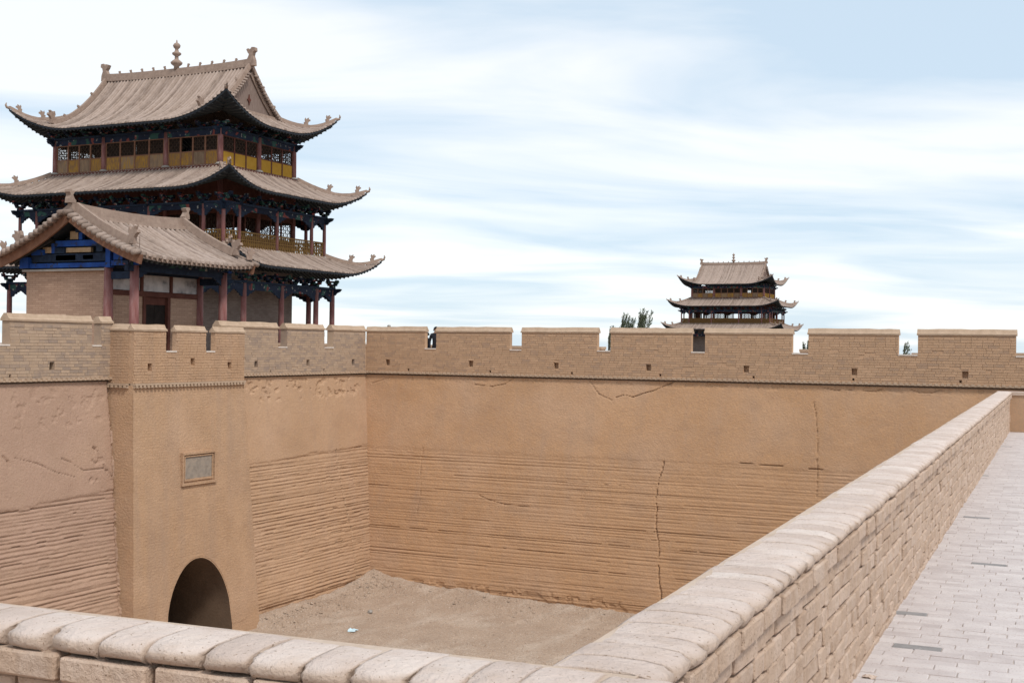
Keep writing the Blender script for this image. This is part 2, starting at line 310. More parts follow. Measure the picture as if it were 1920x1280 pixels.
for k in range(5200):
    x = rnd.uniform(-24, -6); y = rnd.uniform(22, 38.3); r = rnd.choice([.015, .02, .03, .04, .05, .07]); z = court_z(x, y)
    if rnd.random() < .35: y = 38.3-abs(rnd.gauss(0, .9)); z = court_z(x, y)
    elif rnd.random() < .2: x = -23.7+abs(rnd.gauss(0, .8)); y = rnd.uniform(31.6, 38.2); z = court_z(x, y)
    a = rnd.uniform(0, 6.28); vs = []
    for q in range(5): vs.append((x+r*math.cos(a+q*1.257)*rnd.uniform(.7, 1.3), y+r*math.sin(a+q*1.257)*rnd.uniform(.7, 1.3), z-.01))
    vs.append((x+rnd.uniform(-.3, .3)*r, y, z+r*rnd.uniform(.6, 1.1)))
    pb.add(vs, [(q, (q+1) % 5, 5) for q in range(5)])
tag(pb.build('loose_gravel', 'floor'), 'loose grey brown gravel scattered over the courtyard soil', 'gravel', kind='stuff')

# ------------------------------------------------------------------ rammed earth faces
def strata_face(s, z, seed, lay, groove, rough, top, cracks, chips, saw=.0, step=.02):
    """outward displacement of a face sampled on arrays s (along), z (up)"""
    r = np.random.RandomState(seed)
    D = .05*(fbm(s*.35, z*.35, seed)-.5)+.018*(fbm(s*3, z*3, seed+3)-.5)
    tz = top(s)+.10*(fbm(s*.9, s*0, seed+8)-.5)+.05*(fbm(s*5, s*0, seed+4)-.5)
    th = np.clip(r.normal(lay, lay*.28, 120), lay*.45, lay*1.8); b = np.concatenate([[-.6], -.6+np.cumsum(th)])
    wv = saw/.072; zz = z+(.012+.013*wv)*(fbm(s*.5, z*0, seed+11)-.5)*2+(.006+.014*wv)*(vnoise(s*2.5, z*1.5, seed+12)-.5)
    k = np.clip(np.searchsorted(b, zz)-1, 0, len(b)-2); lo = b[k]; hi = b[k+1]; f = (zz-lo)/(hi-lo)
    strength = .25+1.35*(r.rand(len(b))**1.8)[k]
    along = fbm(s*1.3+k*7.7, k*3.1, seed+5, 3); on = np.clip((fbm(s*.16+k*3.3, k*1.7, seed+9, 2)-.20)*4, .30, 1)
    V = -groove*strength*on*np.exp(-(np.minimum(f, 1-f)*(hi-lo)/.015)**2)
    V += saw*(.5-f)*on*(.45+.9*along)*(.5+.7*vnoise(s*3.2+k*5, k*2.3, seed+19))
    V += .010*(fbm(s*.7, z*22, seed+51, 2)-.5)+.008*(vnoise(s*.4, z*38, seed+52)-.5)
    V += rough*(along-.45)*1.2+rough*.9*(fbm(s*5, z*9, seed+15, 3)-.5)+rough*.5*(f-.5)*-1
    w = 1/(1+np.exp(-(tz-z)/.012))
    D = D+w*(V-step-rough*.3)
    for poly, wd, dp in cracks:
        for (a0, b0), (a1, b1) in zip(poly[:-1], poly[1:]):
            L2 = (a1-a0)**2+(b1-b0)**2; ss = s+.10*(fbm(z*5+s*3, s*4, seed+30)-.5); t = np.clip(((ss-a0)*(a1-a0)+(z-b0)*(b1-b0))/L2, 0, 1)
            d = np.hypot(ss-a0-t*(a1-a0), z-b0-t*(b1-b0)); D = D-dp*.75*np.clip(1.15-d/(wd*(.30+1.1*vnoise(z*3.5+s, s*3.5, seed+33))), 0, 1)
    for (c0, c1, z0, z1, thr, dp) in chips:
        m = np.clip((s-c0)/.2, 0, 1)*np.clip((c1-s)/.2, 0, 1)*np.clip((z-z0)/.15, 0, 1)*np.clip((z1-z)/.15, 0, 1)
        D = D-dp*np.clip((fbm(s*4.6, z*5.5, seed+41, 4)-thr)*45, 0, 1)*m
    return D
HT = 7.51
def batter(z): return 1.0*np.clip(1-z/7.5, -.1, 1.15)
# ---- far wall (B) -------------------------------------------------------------
YB = 39.4
wallB = empty('courtyard_wall', (-12, 40.5, 0)); tag(wallB, 'long warm brown rammed earth wall with crenellated brick parapet behind the courtyard', 'wall')
s = np.arange(-25.0, .6, .03); z = np.append(np.arange(-.6, HT-.01, .024), HT); A, B = np.meshgrid(s, z)
crk = [([(-13.28, 4.95), (-13.42, 4.4), (-13.5, 3.83), (-13.45, 2.8), (-13.30, 2.2), (-13.33, 1.78), (-13.15, .63), (-13.1, .2)], .017, .13),
       ([(-8.55, 7.0), (-8.42, 6.2), (-8.34, 4.96), (-8.36, 4.4), (-8.33, 3.6), (-8.2, 2.5)], .017, .07),
       ([(-16.1, 7.5), (-15.7, 7.05), (-15.2, 6.85)], .014, .06),
       ([(-15.1, 6.95), (-14.8, 7.05), (-14.5, 6.98), (-14.1, 7.12), (-13.8, 7.2), (-13.3, 7.42), (-13.1, 7.52)], .015, .12),
       ([(-20.4, 7.25), (-19.7, 7.2), (-19.2, 7.3), (-18.9, 7.5)], .015, .07), ([(-24.6, 7.2), (-24.1, 7.35), (-23.8, 7.45)], .014, .05),
       ([(-8.3, 7.45), (-7.9, 7.36), (-7.4, 7.4)], .013, .08), ([(-7.1, 7.38), (-6.7, 7.36), (-6.5, 7.45)], .013, .08), ([(-5.7, 7.45), (-5.4, 7.36), (-5.1, 7.36), (-4.8, 7.46)], .013, .08),
       ([(-10.9, 5.03), (-10.2, 5.0), (-9.4, 4.99)], .018, .10), ([(-8.6, 4.95), (-8.2, 4.95)], .017, .13),
       ([(-19.9, 3.45), (-19.5, 3.32), (-18.9, 3.22), (-18.0, 3.18)], .018, .05), ([(-22.3, 5.0), (-22.3, 4.3), (-22.25, 3.4), (-22.3, 2.5)], .014, .04)]
Dm = strata_face(A, B, 11, .098, .024, .007, lambda q: 4.95+q*0, crk, [(-25, 0, 7.3, 7.6, .54, .03), (-25, -14, -.2, .5, .5, .03)], .010, .006)
Dm = Dm-.035*np.exp(-np.maximum(B-(.10), 0)/.10)*(.4+fbm(A*1.5, A*0, 77))          # undercut foot
P = np.stack([A, YB-batter(B)-Dm, B], -1).reshape(-1, 3)-np.array(wallB.location)
np_mesh('rammed_earth_face', P, len(z), len(s), 'earthB', wallB)
c = MB(); c.box(-40, -25.02, 39.62, 43.9, -.35, 7.57); c.box(-25.02, 22, 39.6, 43.9, -.35, 7.57)
c.add([(.55, 38.35, -.4), (22, 38.35, -.4), (22, 39.45, 7.57), (.55, 39.45, 7.57)], [(0, 1, 2, 3)])
c.box(-25.02, 22, 39.52, 39.6, 7.2, 7.57); c.build('wall_core', 'core', wallB, world=True)
def parapet(root, fr, merlons, s0, s1, zs, zsill, ztop, holes, drains, m, thick=.26, seed=1, cap=.19, dent=.0, pier=False):
    """fr(s,o,z)->world.  merlons: list of (a,b); sill wall runs s0..s1; holes: (s,z)"""
    R = random.Random(seed)
    def bx(mb, a, b, o0, o1, z0, z1):
        P = [fr(a,o0,z0), fr(b,o0,z0), fr(b,o1,z0), fr(a,o1,z0), fr(a,o0,z1), fr(b,o0,z1), fr(b,o1,z1), fr(a,o1,z1)]
        mb.add(P, [(0,3,2,1),(4,5,6,7),(0,1,5,4),(1,2,6,5),(2,3,7,6),(3,0,4,7)])
    hw, hh = .085, .10
    hz = zs+.37
    rects = [(a-hw, a+hw, q-hh, q+hh) for a, q in holes]+[(a-.035, a+.035, q-.035, q+.035) for a, q in drains]
    # sill wall split round the holes
    sw = MB(); cuts = sorted(set([s0, s1]+[v for r in rects for v in r[:2]]))
    for a, b in zip(cuts[:-1], cuts[1:]):
        zz = zs
        for r in sorted([r for r in rects if r[0] <= a+1e-6 and r[1] >= b-1e-6], key=lambda r: r[2]):
            bx(sw, a, b, -thick, 0, zz, r[2]); bx(sw, a, b, -thick, -thick+.03, r[2], r[3]); zz = r[3]
        bx(sw, a, b, -thick, 0, zz, zsill)
    sw.build('parapet_base', m, root, world=True)
    bk = MB()
    row = .078; n = int((ztop-cap-zs)/row)
    def inrange(a, b, z0, z1):
        """visible sub-intervals of brick a..b"""
        iv = [(a, b)]
        if z1 > zsill+.02:
            iv = [(max(a, p), min(b, q)) for p, q in merlons if min(b, q)-max(a, p) > .04]
        for r in rects:
            if z0 < r[3] and z1 > r[2]:
                o = []
                for a2, b2 in iv:
                    if r[0] > a2+.01 and r[0] < b2: o.append((a2, r[0])); 
                    if r[1] < b2-.01 and r[1] > a2: o.append((r[1], b2))
                    if r[1] <= a2 or r[0] >= b2: o.append((a2, b2))
                iv = o
        return iv
    for i in range(n):
        q = s0+(i % 2)*-.155+R.uniform(-.05, .05); z0 = zs+i*row
        while q < s1:
            L = R.choice([.31, .31, .30, .155]); 
            for a, b in inrange(max(q, s0), min(q+L, s1), z0, z0+row):
                if b-a > .03 and R.random() > .012:
                    bx(bk, a+.004, b-.004, -.02, .008+R.random()*.009, z0+.004, z0+row-.004)
            q += L
    bk.build('brickwork', m, root, world=True, kind='stuff')
    for a, b in merlons:
        mb = MB(); bx(mb, a, b, -thick, 0, zsill, ztop-cap); mb.build('merlon', m, root, world=True)
        cp = MB(); e = .03; z0 = ztop-cap; ns = max(2, int((b-a)/.30)); jit = [R.uniform(-.012, .012) for _ in range(ns+1)]; rows = []
        for (o, h) in ((.035, 0), (.04, .05), (-.02, .075), (-.08, cap), (-thick+.08, cap), (-thick-.04, .05), (-thick-.035, 0)):
            rows.append([fr(a-e+(b-a+2*e)*t/ns, o, z0+h+(jit[t] if h > .06 else jit[t]*.3)) for t in range(ns+1)])
        rows.append(rows[0]); cp.grid(rows)
        nn = ns+1; cp.f += [tuple(k*nn for k in range(7)), tuple(k*nn+ns for k in reversed(range(7)))]
        cp.build('merlon_cap', 'cap', root, world=True)
    edges = sorted(merlons)
    for (a, b), (c2, d) in zip(edges[:-1], edges[1:]):
        sm = MB(); bx(sm, b+.004, c2-.004, -thick-.02, .028, zsill-.015, zsill+.025); sm.build('embrasure_sill', 'sill', root, world=True)
    st = MB(); bx(st, s0, s1, -.1, .085, zs-.05, zs-.002)
    if pier: bx(st, s0, s1, -.1, .045, zs-.13, zs-.06)
    st.build('string_course', 'cap', root, world=True)
    q = s0+.02; dn = MB()
    while q < s1-.1: bx(dn, q, q+.075, .03, .068+dent, zs-.115, zs-.052); q += .15
    if not pier:
        dn = MB(); q = s0+.02
        while q < s1-.1: bx(dn, q, q+.09, .02, .10, zs-.035, zs+.03); q += .17
    dn.build('dentil_course', 'cap', root, world=True, kind='stuff')
frB = lambda s_, o, z_: (s_, YB-o, z_)
mB = [(-24.88, -22.42), (-21.96, -19.05), (-18.60, -15.80), (-15.32, -12.53), (-12.07, -9.26), (-8.75, -6.05), (-5.48, -2.75), (-2.20, .55), (1.1, 3.9), (4.4, 7.2)]
parapet(wallB, frB, mB, -24.88, 12, 7.62, 8.48, 9.27, [(-23.96, 7.97), (-20.56, 7.98), (-17.29, 7.97), (-13.98, 7.96), (-10.71, 7.97), (-7.34, 7.95), (-4.13, 7.93), (-.8, 7.95)],
        [(-23.09, 7.72), (-19.8, 7.72), (-16.71, 7.72), (-13.57, 7.72), (-10.47, 7.72), (-7.37, 7.72), (-4.26, 7.72)], 'pbrickB', seed=4, thick=.18)
bp_ = empty('outer_low_parapet', (-12, 43.4, 7.57)); tag(bp_, 'low brown parapet glimpsed through the gaps behind the courtyard wall', 'parapet')
for a, b, h in ((-34, -17.2, 1.06), (-15.6, -13.5, .80), (-9.9, -6.9, 1.06), (-6.2, -4.6, .98), (-3.2, 4, 1.02)):
    mb = MB(); mb.box(a, b, 43.3, 43.7, 7.575, 7.57+h-.1); mb.build('parapet_block', 'pbrickB', bp_, world=True)
    mb = MB(); mb.box(a-.02, b+.02, 43.26, 43.74, 7.57+h-.1, 7.57+h); mb.build('coping', 'cap', bp_, world=True)
# ---- gate wall (A) ------------------------------------------------------------
XA = -24.9
wallA = empty('gate_wall', (-26.5, 28, 0)); tag(wallA, 'grey brown wall on the left with crenellations, gateway bastion and rough scored earth', 'wall')
frA = lambda s_, o, z_: (XA+o, s_, z_)
chipsA = [(22.8, 26.3, 6.3, 7.45, .57, .020), (25.2, 26.3, 4.6, 5.9, .62, .03)]
for (y0, y1, sd, tp, ck, ch) in ((13.0, 26.9, 23, lambda q: 4.42+(q-22.24)*.05, [([(22.9, 5.7), (23.6, 5.5), (24.3, 5.2), (24.9, 5.05)], .012, .05), ([(24.4, 5.6), (25.2, 5.2), (25.9, 5.2), (26.3, 4.7)], .013, .06), ([(25.6, 5.8), (25.72, 5.66), (25.8, 5.52)], .03, .06), ([(25.9, 5.3), (26.02, 5.12), (26.2, 4.95), (26.35, 4.66)], .03, .06), ([(22.55, 5.75), (22.68, 5.62), (22.72, 5.48)], .035, .06), ([(23.1, 7.3), (23.2, 6.7), (23.25, 5.9)], .03, .03), ([(26.37, 7.5), (26.30, 5.8), (26.2, 4.0), (26.1, 2.0), (26.0, .1)], .035, .22)], chipsA),
                            (30.8, 39.42, 37, lambda q: 4.80+(q-32)*.027, [([(37.05, 4.95), (37.15, 3.9), (37.3, 3.0), (37.5, 2.2), (37.55, 1.2), (37.6, .4)], .026, .12)], [(31.3, 39, 6.7, 7.5, .56, .04)])):
    s = np.arange(y0, y1, .034); z = np.append(np.arange(-.6, HT-.01, .026), HT); A, B = np.meshgrid(s, z)
    Dm = strata_face(A, B, sd, .095, .024, .020, tp, ck, ch, .058)
    Dm = Dm-.12*np.exp(-np.maximum(B-.30, 0)/.10)*(.4+fbm(A*1.5, A*0, 78))
    P = np.stack([XA+batter(B)+Dm, A, B], -1).reshape(-1, 3)-np.array(wallA.location)
    np_mesh('rammed_earth_face', P, len(z), len(s), 'earthL' if y0 < 20 else 'earthA', wallA, flip=True)
c = MB(); c.box(-36, -25.12, -8, 26.6, -.35, 7.57); c.box(-36, -25.12, 31.0, 39.6, -.35, 7.57); c.box(-36, -25.12, 26.6, 31.0, 3.6, 7.57)
c.box(-25.12, -25.02, -8, 39.42, 7.2, 7.57)
c.add([(-23.9, -8, -.4), (-23.9, 13.02, -.4), (-24.9, 13.02, 7.57), (-24.9, -8, 7.57)], [(0, 1, 2, 3)]); c.build('wall_core', 'core', wallA, world=True)
mA1 = [(17.2, 19.6), (20.1, 22.45), (22.92, 25.71), (26.06, 26.46)]
parapet(wallA, frA, mA1, 12, 26.46, 7.61, 8.48, 9.28, [(24.31, 7.95), (21.2, 7.95)], [(22.94, 7.71)], 'pbrickA', seed=8)
mA2 = [(31.1, 34.03), (34.53, 36.71), (37.27, 39.36)]
parapet(wallA, frA, mA2, 31.1, 39.36, 7.61, 8.48, 9.28, [(32.88, 7.94), (35.74, 7.96), (38.55, 7.97)], [(33.65, 7.70), (36.7, 7.71)], 'pbrickA', seed=9)

# ---- gate bastion ---------------------------------------------------------------
gb = empty('gate_bastion', (-24, 28.8, 0)); tag(gb, 'smooth plastered gateway bastion with arched tunnel and grey stone plaque', 'gateway')
XP0, XP1 = -24.07, -23.62        # front face at string level / at ground
def pierX(z_): return XP1+(XP0-XP1)*z_/7.4
def pierY(side, z_): return (26.40-.34*(1-z_/7.4)) if side == 0 else (31.2+.34*(1-z_/7.4))
ARC = 28.80; AW = 1.42; ASP = .30; ATOP = 2.44
def arch_z(u): return ASP+(ATOP-ASP)*math.sqrt(max(0, 1-(abs(u)/AW)**2.0))
us = [-AW+2*AW*k/28 for k in range(29)]
f = MB()
def fp(y_, z_): return (pierX(z_)+.012*math.sin(y_*5+z_*3)*.3, y_, z_)
def wallgrid(y0f, y1f, z0, z1, n=6, m=10):
    rows = []
    for i in range(m+1):
        zz = z0+(z1-z0)*i/m; a = y0f(zz); b = y1f(zz); rows.append([fp(a+(b-a)*j/n, zz) for j in range(n+1)])
    f.grid(rows)
wallgrid(lambda q: pierY(0, q), lambda q: ARC-AW, -.5, ASP); wallgrid(lambda q: ARC+AW, lambda q: pierY(1, q), -.5, ASP)
rows = []
yy = lambda t, side, zz: None
for k in range(12):
    t = k/11; r = []
    for u in us:
        z0 = arch_z(u); zz = z0+(2.9-z0)*t; r.append(fp(ARC+u, zz))
    rows.append(r)
f.grid(rows)
wallgrid(lambda q: pierY(0, q), lambda q: ARC-AW, ASP, 2.9); wallgrid(lambda q: ARC+AW, lambda q: pierY(1, q), ASP, 2.9)
wallgrid(lambda q: pierY(0, q), lambda q: pierY(1, q), 2.9, 7.42, 20, 20)
for sd in (0, 1):
    f.grid([[(pierX(q)-(1.35)*j/3, pierY(sd, q), q) for j in range(4)] for q in [-.5+7.92*i/12 for i in range(13)]])
f.build('bastion_face', 'pier', gb, world=True)
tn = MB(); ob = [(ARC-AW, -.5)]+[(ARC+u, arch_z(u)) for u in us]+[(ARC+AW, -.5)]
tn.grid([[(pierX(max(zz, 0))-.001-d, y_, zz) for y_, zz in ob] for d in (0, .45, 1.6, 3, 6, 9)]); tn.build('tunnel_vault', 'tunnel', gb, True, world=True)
rg = MB(); R1, R2 = 1.0, 1.24      # faint raised arch band
ring = [[(pierX(zz)+o, y_, zz) for y_, zz in [(ARC+u*k, (arch_z(u)-ASP)*k+ASP) for u in us]] for k, o in ((1.02, -.006), (1.022, .009), (1.36, .009), (1.362, -.006))]
rg.grid(ring); rg.build('arch_band', 'pier', gb, False, world=True)
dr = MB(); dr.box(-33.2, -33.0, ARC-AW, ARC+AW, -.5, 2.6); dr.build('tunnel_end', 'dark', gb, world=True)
dl = MB(); dl.box(-26.6, -25.0, ARC-AW+.02, ARC-AW+.12, -.3, 1.9)
for k in range(5): dl.box(-26.55+.31*k, -26.32+.31*k, ARC-AW+.12, ARC-AW+.15, -.25, 1.85)
dl.build('gate_leaf', 'dark', gb, world=True)
tf = MB(); tf.box(-33, -23.5, ARC-AW, ARC+AW, -.5, -.06); tf.build('tunnel_floor', 'floor', gb, world=True)
pk = MB(); pk.box(-27.2, -24.12, 26.46, 31.14, 7.42, 7.56); pk.build('bastion_top', 'core', gb, world=True)
frP = lambda s_, o, z_: (XP0+o, s_, z_)
parapet(gb, frP, [(26.40, 27.68), (28.12, 29.40), (29.80, 31.2)], 26.40, 31.2, 7.47, 8.34, 9.09, [(27.03, 7.91), (28.82, 8.05), (30.49, 7.93)], [], 'pier', seed=15, dent=.03, pier=True, thick=.15)
frP2 = lambda s_, o, z_: (s_, 26.40-o, z_)
parapet(gb, frP2, [(-24.95, -24.222)], -24.95, -24.222, 7.47, 8.34, 9.09, [], [], 'pier', seed=16, thick=.40, dent=.03, pier=True)
frP3 = lambda s_, o, z_: (s_, 31.2+o, z_)
parapet(gb, frP3, [(-24.95, -24.222)], -24.95, -24.222, 7.47, 8.34, 9.09, [], [], 'pier', seed=17, thick=.40, pier=True)
# plaque: thing > frame pieces, slab
pq = MB(); px0 = pierX(5.0)+.01; y0, y1, z0, z1 = 28.20, 29.66, 4.56, 5.48
pl = pq.box(px0-.1, px0+.012, y0+.14, y1-.14, z0+.16, z1-.13).build('plaque_slab', 'plaque', gb, world=True)
for (a, b, c0, d0, o) in ((y0, y1, z1-.07, z1, .07), (y0-.03, y1+.03, z0-.02, z0+.05, .085), (y0, y0+.06, z0+.05, z1-.07, .065), (y1-.06, y1, z0+.05, z1-.07, .065),
                     (y0+.10, y1-.10, z1-.135, z1-.10, .045), (y0+.10, y1-.10, z0+.10, z0+.155, .05), (y0+.10, y0+.135, z0+.155, z1-.135, .045), (y1-.135, y1-.10, z0+.155, z1-.135, .045)):
    q = MB(); q.box(px0-.06, px0+o, a, b, c0, d0); q.build('plaque_frame', 'pier', gb, world=True)

# ------------------------------------------------------------------ Chinese roofs
def dragon(h):     # ridge-end dragon outline: curled tail, open loop
    return [(-.18*h, 0), (.42*h, 0), (.40*h, .30*h), (.30*h, .55*h), (.34*h, .72*h), (.46*h, .80*h), (.44*h, .98*h), (.25*h, 1.0*h), (.12*h, .86*h), (.02*h, .95*h), (-.10*h, .90*h), (-.02*h, .74*h), (.08*h, .62*h), (.0, .45*h), (-.12*h, .28*h), (-.24*h, .20*h)]
def beast(h):
    return [(-.22*h, 0), (.24*h, 0), (.22*h, .35*h), (.36*h, .55*h), (.52*h, .62*h), (.46*h, .78*h), (.28*h, .80*h), (.34*h, 1.0*h), (.12*h, .92*h), (.0, .78*h), (-.12*h, .98*h), (-.20*h, .72*h), (-.12*h, .50*h), (-.30*h, .40*h)]
class Roof:
    def __init__(s, hx, hy, ze, a, b, S_, H, fl, q0, gx=None):
        s.__dict__.update(hx=hx, hy=hy, ze=ze, a=a, b=b, S=S_, H=H, fl=fl, q0=q0, gx=gx)
    def Pz(s, d): return s.ze+s.a*d+s.b*d*d
    def g(s, q): return max(0, 1-q/s.q0)**2.2
    def pt(s, side, t, d, dz=0):
        """side 0 front(-y) 1 back 2 right(+x) 3 left; t along eave, d distance in from the eave"""
        h = s.hx if side < 2 else s.hy; q = h-abs(t); w = s.g(q)*s.g(d); sg = 1 if t > 0 else -1
        o = (s.hy if side < 2 else s.hx)-d+s.fl*w; t2 = t+sg*s.fl*w; zz = s.Pz(d)+s.H*w+dz
        return {0: (t2, -o, zz), 1: (t2, o, zz), 2: (o, t2, zz), 3: (-o, t2, zz)}[side]
    def smax(s, side, t):
        h = s.hx if side < 2 else s.hy
        if side < 2 and s.gx is not None: return s.hy if abs(t) <= s.gx+1e-6 else h-abs(t)
        return max(0, min(s.S if s.gx is None else s.hx-s.gx, h-abs(t)))
    def surface(s, mb, dz=0, lim=None, nrow=9):
        for side in range(4):
            h = s.hx if side < 2 else s.hy
            segs = [(-h, h)] if not (side < 2 and s.gx) else [(-h, -s.gx-1e-4), (-s.gx, s.gx), (s.gx+1e-4, h)]
            for a, b in segs:
                n = max(3, int((b-a)/.30)); rows = []
                for i in range(nrow):
                    r = []
                    for j in range(n+1):
                        t = a+(b-a)*j/n; sm = s.smax(side, t); 
                        if lim: sm = min(sm, lim)
                        r.append(s.pt(side, t, sm*(i/(nrow-1)), dz))
                    rows.append(r)
                mb.grid(rows)
    def tiles(s, mb, sp=.235, r=.076, sides=(0, 1, 2, 3)):
        for side in sides:
            h = s.hx if side < 2 else s.hy; n = int(2*h/sp)
            for j in range(n+1):
                t = -h+.06+(2*h-.12)*j/n; sm = s.smax(side, t)
                if sm < .12: continue
                m = max(3, int(sm/.17)+2); vs = []; jx = rnd.uniform(-.012, .012); jz = rnd.uniform(-.008, .008)
                for i in range(m):
                    d = -.05+(sm+.05)*i/(m-1); p = Vector(s.pt(side, t+jx, d, jz)); rr_ = r*(1 if i % 2 == 0 else .86); p2 = Vector(s.pt(side, t+jx, d+.05, jz)); p3 = Vector(s.pt(side, t+jx+.03, d, jz))
                    lat = (p3-p).normalized(); up = lat.cross(p2-p).normalized()
                    if up.z < 0: up = -up
                    for k in range(5):
                        an = math.pi*k/4; vs.append(p+lat*math.cos(an)*rr_+up*(math.sin(an)*rr_*1.3-.01))
                fs = [(0, 1, 2, 3, 4)]
                for i in range(m-1):
                    for k in range(4): fs.append((i*5+k, i*5+k+1, i*5+5+k+1, i*5+5+k))
                mb.add(vs, fs)
    def rafters(s, mb, depth, sp=.27, dz=-.2, sz=.085):
        for side in range(4):
            h = s.hx if side < 2 else s.hy; n = int(2*h/sp)
            for j in range(n+1):
                t = -h+.1+(2*h-.2)*j/n; sm = min(s.smax(side, t), depth)
                if sm < .2: continue
                m = 4; pts = [s.pt(side, t, .03+(sm-.03)*i/(m-1), dz) for i in range(m)]
                lat = (1, 0, 0) if side < 2 else (0, 1, 0); mb.sweep(pts, sz, sz, lat)
    def hip(s, sx, sy, d):
        p = s.pt(0 if sy < 0 else 1, sx*(s.hx-d), d); return Vector(p)
def make_roof(root, rf, S_in, soff, gable=False):
    sk = MB(); rf.surface(sk); ro = sk.build('roof', 'tile', root, True)
    tl = MB(); rf.tiles(tl); tl.build('tile_rows', 'tile', ro, True, kind='stuff')
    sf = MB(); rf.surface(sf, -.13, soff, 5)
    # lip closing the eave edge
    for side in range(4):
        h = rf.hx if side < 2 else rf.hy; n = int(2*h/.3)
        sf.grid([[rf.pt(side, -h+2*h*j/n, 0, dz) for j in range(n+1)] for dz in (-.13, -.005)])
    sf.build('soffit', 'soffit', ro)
    ra = MB(); rf.rafters(ra, soff); ra.build('rafters', 'rafter', ro, kind='stuff')
    for sx in (-1, 1):
        for sy in (-1, 1):
            dmax = S_in; pts = [rf.hip(sx, sy, dmax*k/9)+Vector((0, 0, .03)) for k in range(9, -1, -1)]
            dirv = Vector((sx, sy, 0)).normalized()
            tip = pts[-1]+dirv*.06+Vector((0, 0, .05))
            hr = MB(); hr.sweep(pts+[tip], [.18]*9+[.15, .09], [.21]*5+[.17]*4+[.13, .07]); hr.build('hip_ridge', 'ridge', ro)
            hk = MB(); hk.tube([tip-dirv*.1-Vector((0, 0, .08)), tip+dirv*.06, tip+dirv*.11+Vector((0, 0, .11)), tip+dirv*.07+Vector((0, 0, .24))], [.07, .075, .055, .02], 6); hk.build('tip_hook', 'ridge', ro, True)
            for dd, hh in ((.34, .42), (dmax*.52, .46)):
                p = rf.hip(sx, sy, dd)+Vector((0, 0, .16)); b = MB(); b.prism(beast(hh), p, dirv, (0, 0, 1), dirv.cross(Vector((0, 0, 1)))*.11); b.build('roof_beast', 'ridge', ro)
    return ro
def ring_positions(xs_, ys_):
    """perimeter column positions, in order"""
    p = [(x, ys_[0]) for x in xs_]+[(xs_[-1], y) for y in ys_[1:]]+[(x, ys_[-1]) for x in reversed(xs_[:-1])]+[(xs_[0], y) for y in reversed(ys_[1:-1])]
    return p
BRK = None
def bracket_mesh(name='bracket'):
    b = MB(); b.box(-.13, .13, -.13, .13, 0, .12); b.box(-.07, .07, -.32, .32, .12, .22); b.box(-.30, .30, -.07, .07, .12, .22)
    for a in (-.28, .28): b.box(a-.07, a+.07, -.08, .08, .22, .30); b.box(-.08, .08, a-.07, a+.07, .22, .30)
    b.box(-.07, .07, -.52, .52, .30, .40); b.box(-.42, .42, -.07, .07, .301, .399)
    for a in (-.45, .45): b.box(-.09, .09, a-.08, a+.08, .40, .48)
    return b.mesh(name, 'beam')
def level(root, xs_, ys_, z0, z1, rcol, bh, queti=True, brk_z=None, inner_dir=True):
    P_ = ring_positions(xs_, ys_)
    cm = MB(); cm.tube([(0, 0, 0), (0, 0, (z1-z0)*.4), (0, 0, z1-z0)], [rcol, rcol, rcol*.92], 12); cme = cm.mesh('column', 'red', True)
    bm_ = MB(); bm_.tube([(0, 0, 0), (0, 0, .06), (0, 0, .12)], [rcol*1.7, rcol*1.7, rcol*1.25], 12); bme = bm_.mesh('column_base', 'stone', True)
    for x, y in P_:
        c_ = link('column', cme, root, (x, y, z0)); link('column_base', bme, c_)
    n = len(P_)
    for i in range(n):
        a = Vector((*P_[i], 0)); b = Vector((*P_[(i+1) % n], 0)); d = (b-a); L = d.length; d.normalize(); nrm = Vector((d.y, -d.x, 0))
        q = MB(); q.bar(a+Vector((0, 0, z1-bh/2)), b+Vector((0, 0, z1-bh/2)), .14, bh); bo = q.build('beam', 'beam', root)
        q = MB(); q.bar(a-d*.12+Vector((0, 0, z1+.06)), b+d*.12+Vector((0, 0, z1+.06)), .30, .11); q.build('bracket_plate', 'dkblue', bo)
        if queti and L > 1.0:
            for p, sg in ((a, 1), (b, -1)):
                w = min(.75, L*.36); o = p+d*sg*rcol*.8+Vector((0, 0, z1-bh)); q = MB()
                q.prism([(0, 0), (w, 0), (w*.95, -.06), (w*.72, -.09), (w*.66, -.17), (w*.40, -.19), (w*.32, -.29), (.05, -.34), (0, -.34)], o, d*sg, (0, 0, 1), nrm*.08); q.build('spandrel_bracket', 'dkblue', bo)
        # beam head past the corner column
        prev = Vector((*P_[i-1], 0)); dp = (a-prev).normalized()
        if abs(dp.dot(d)) < .1:
            for e in (dp, -d):
                q = MB(); q.prism([(0, -.38), (.20, -.36), (.30, -.24), (.52, -.16), (.62, -.03), (.50, 0), (0, 0)], a+Vector((0, 0, z1+.06)), e, (0, 0, 1), e.cross(Vector((0, 0, 1)))*.13); q.build('beam_head', 'dkblue', root)
        if brk_z:
            m = max(1, round(L/1.15)); rz = math.atan2(d.y, d.x)
            for k in range(m): 
                p = a+(b-a)*k/m; o = link('bracket_set', BRK, root, (p.x, p.y, z1+.115), (0, 0, rz)); o.scale = (1, 1, brk_z)
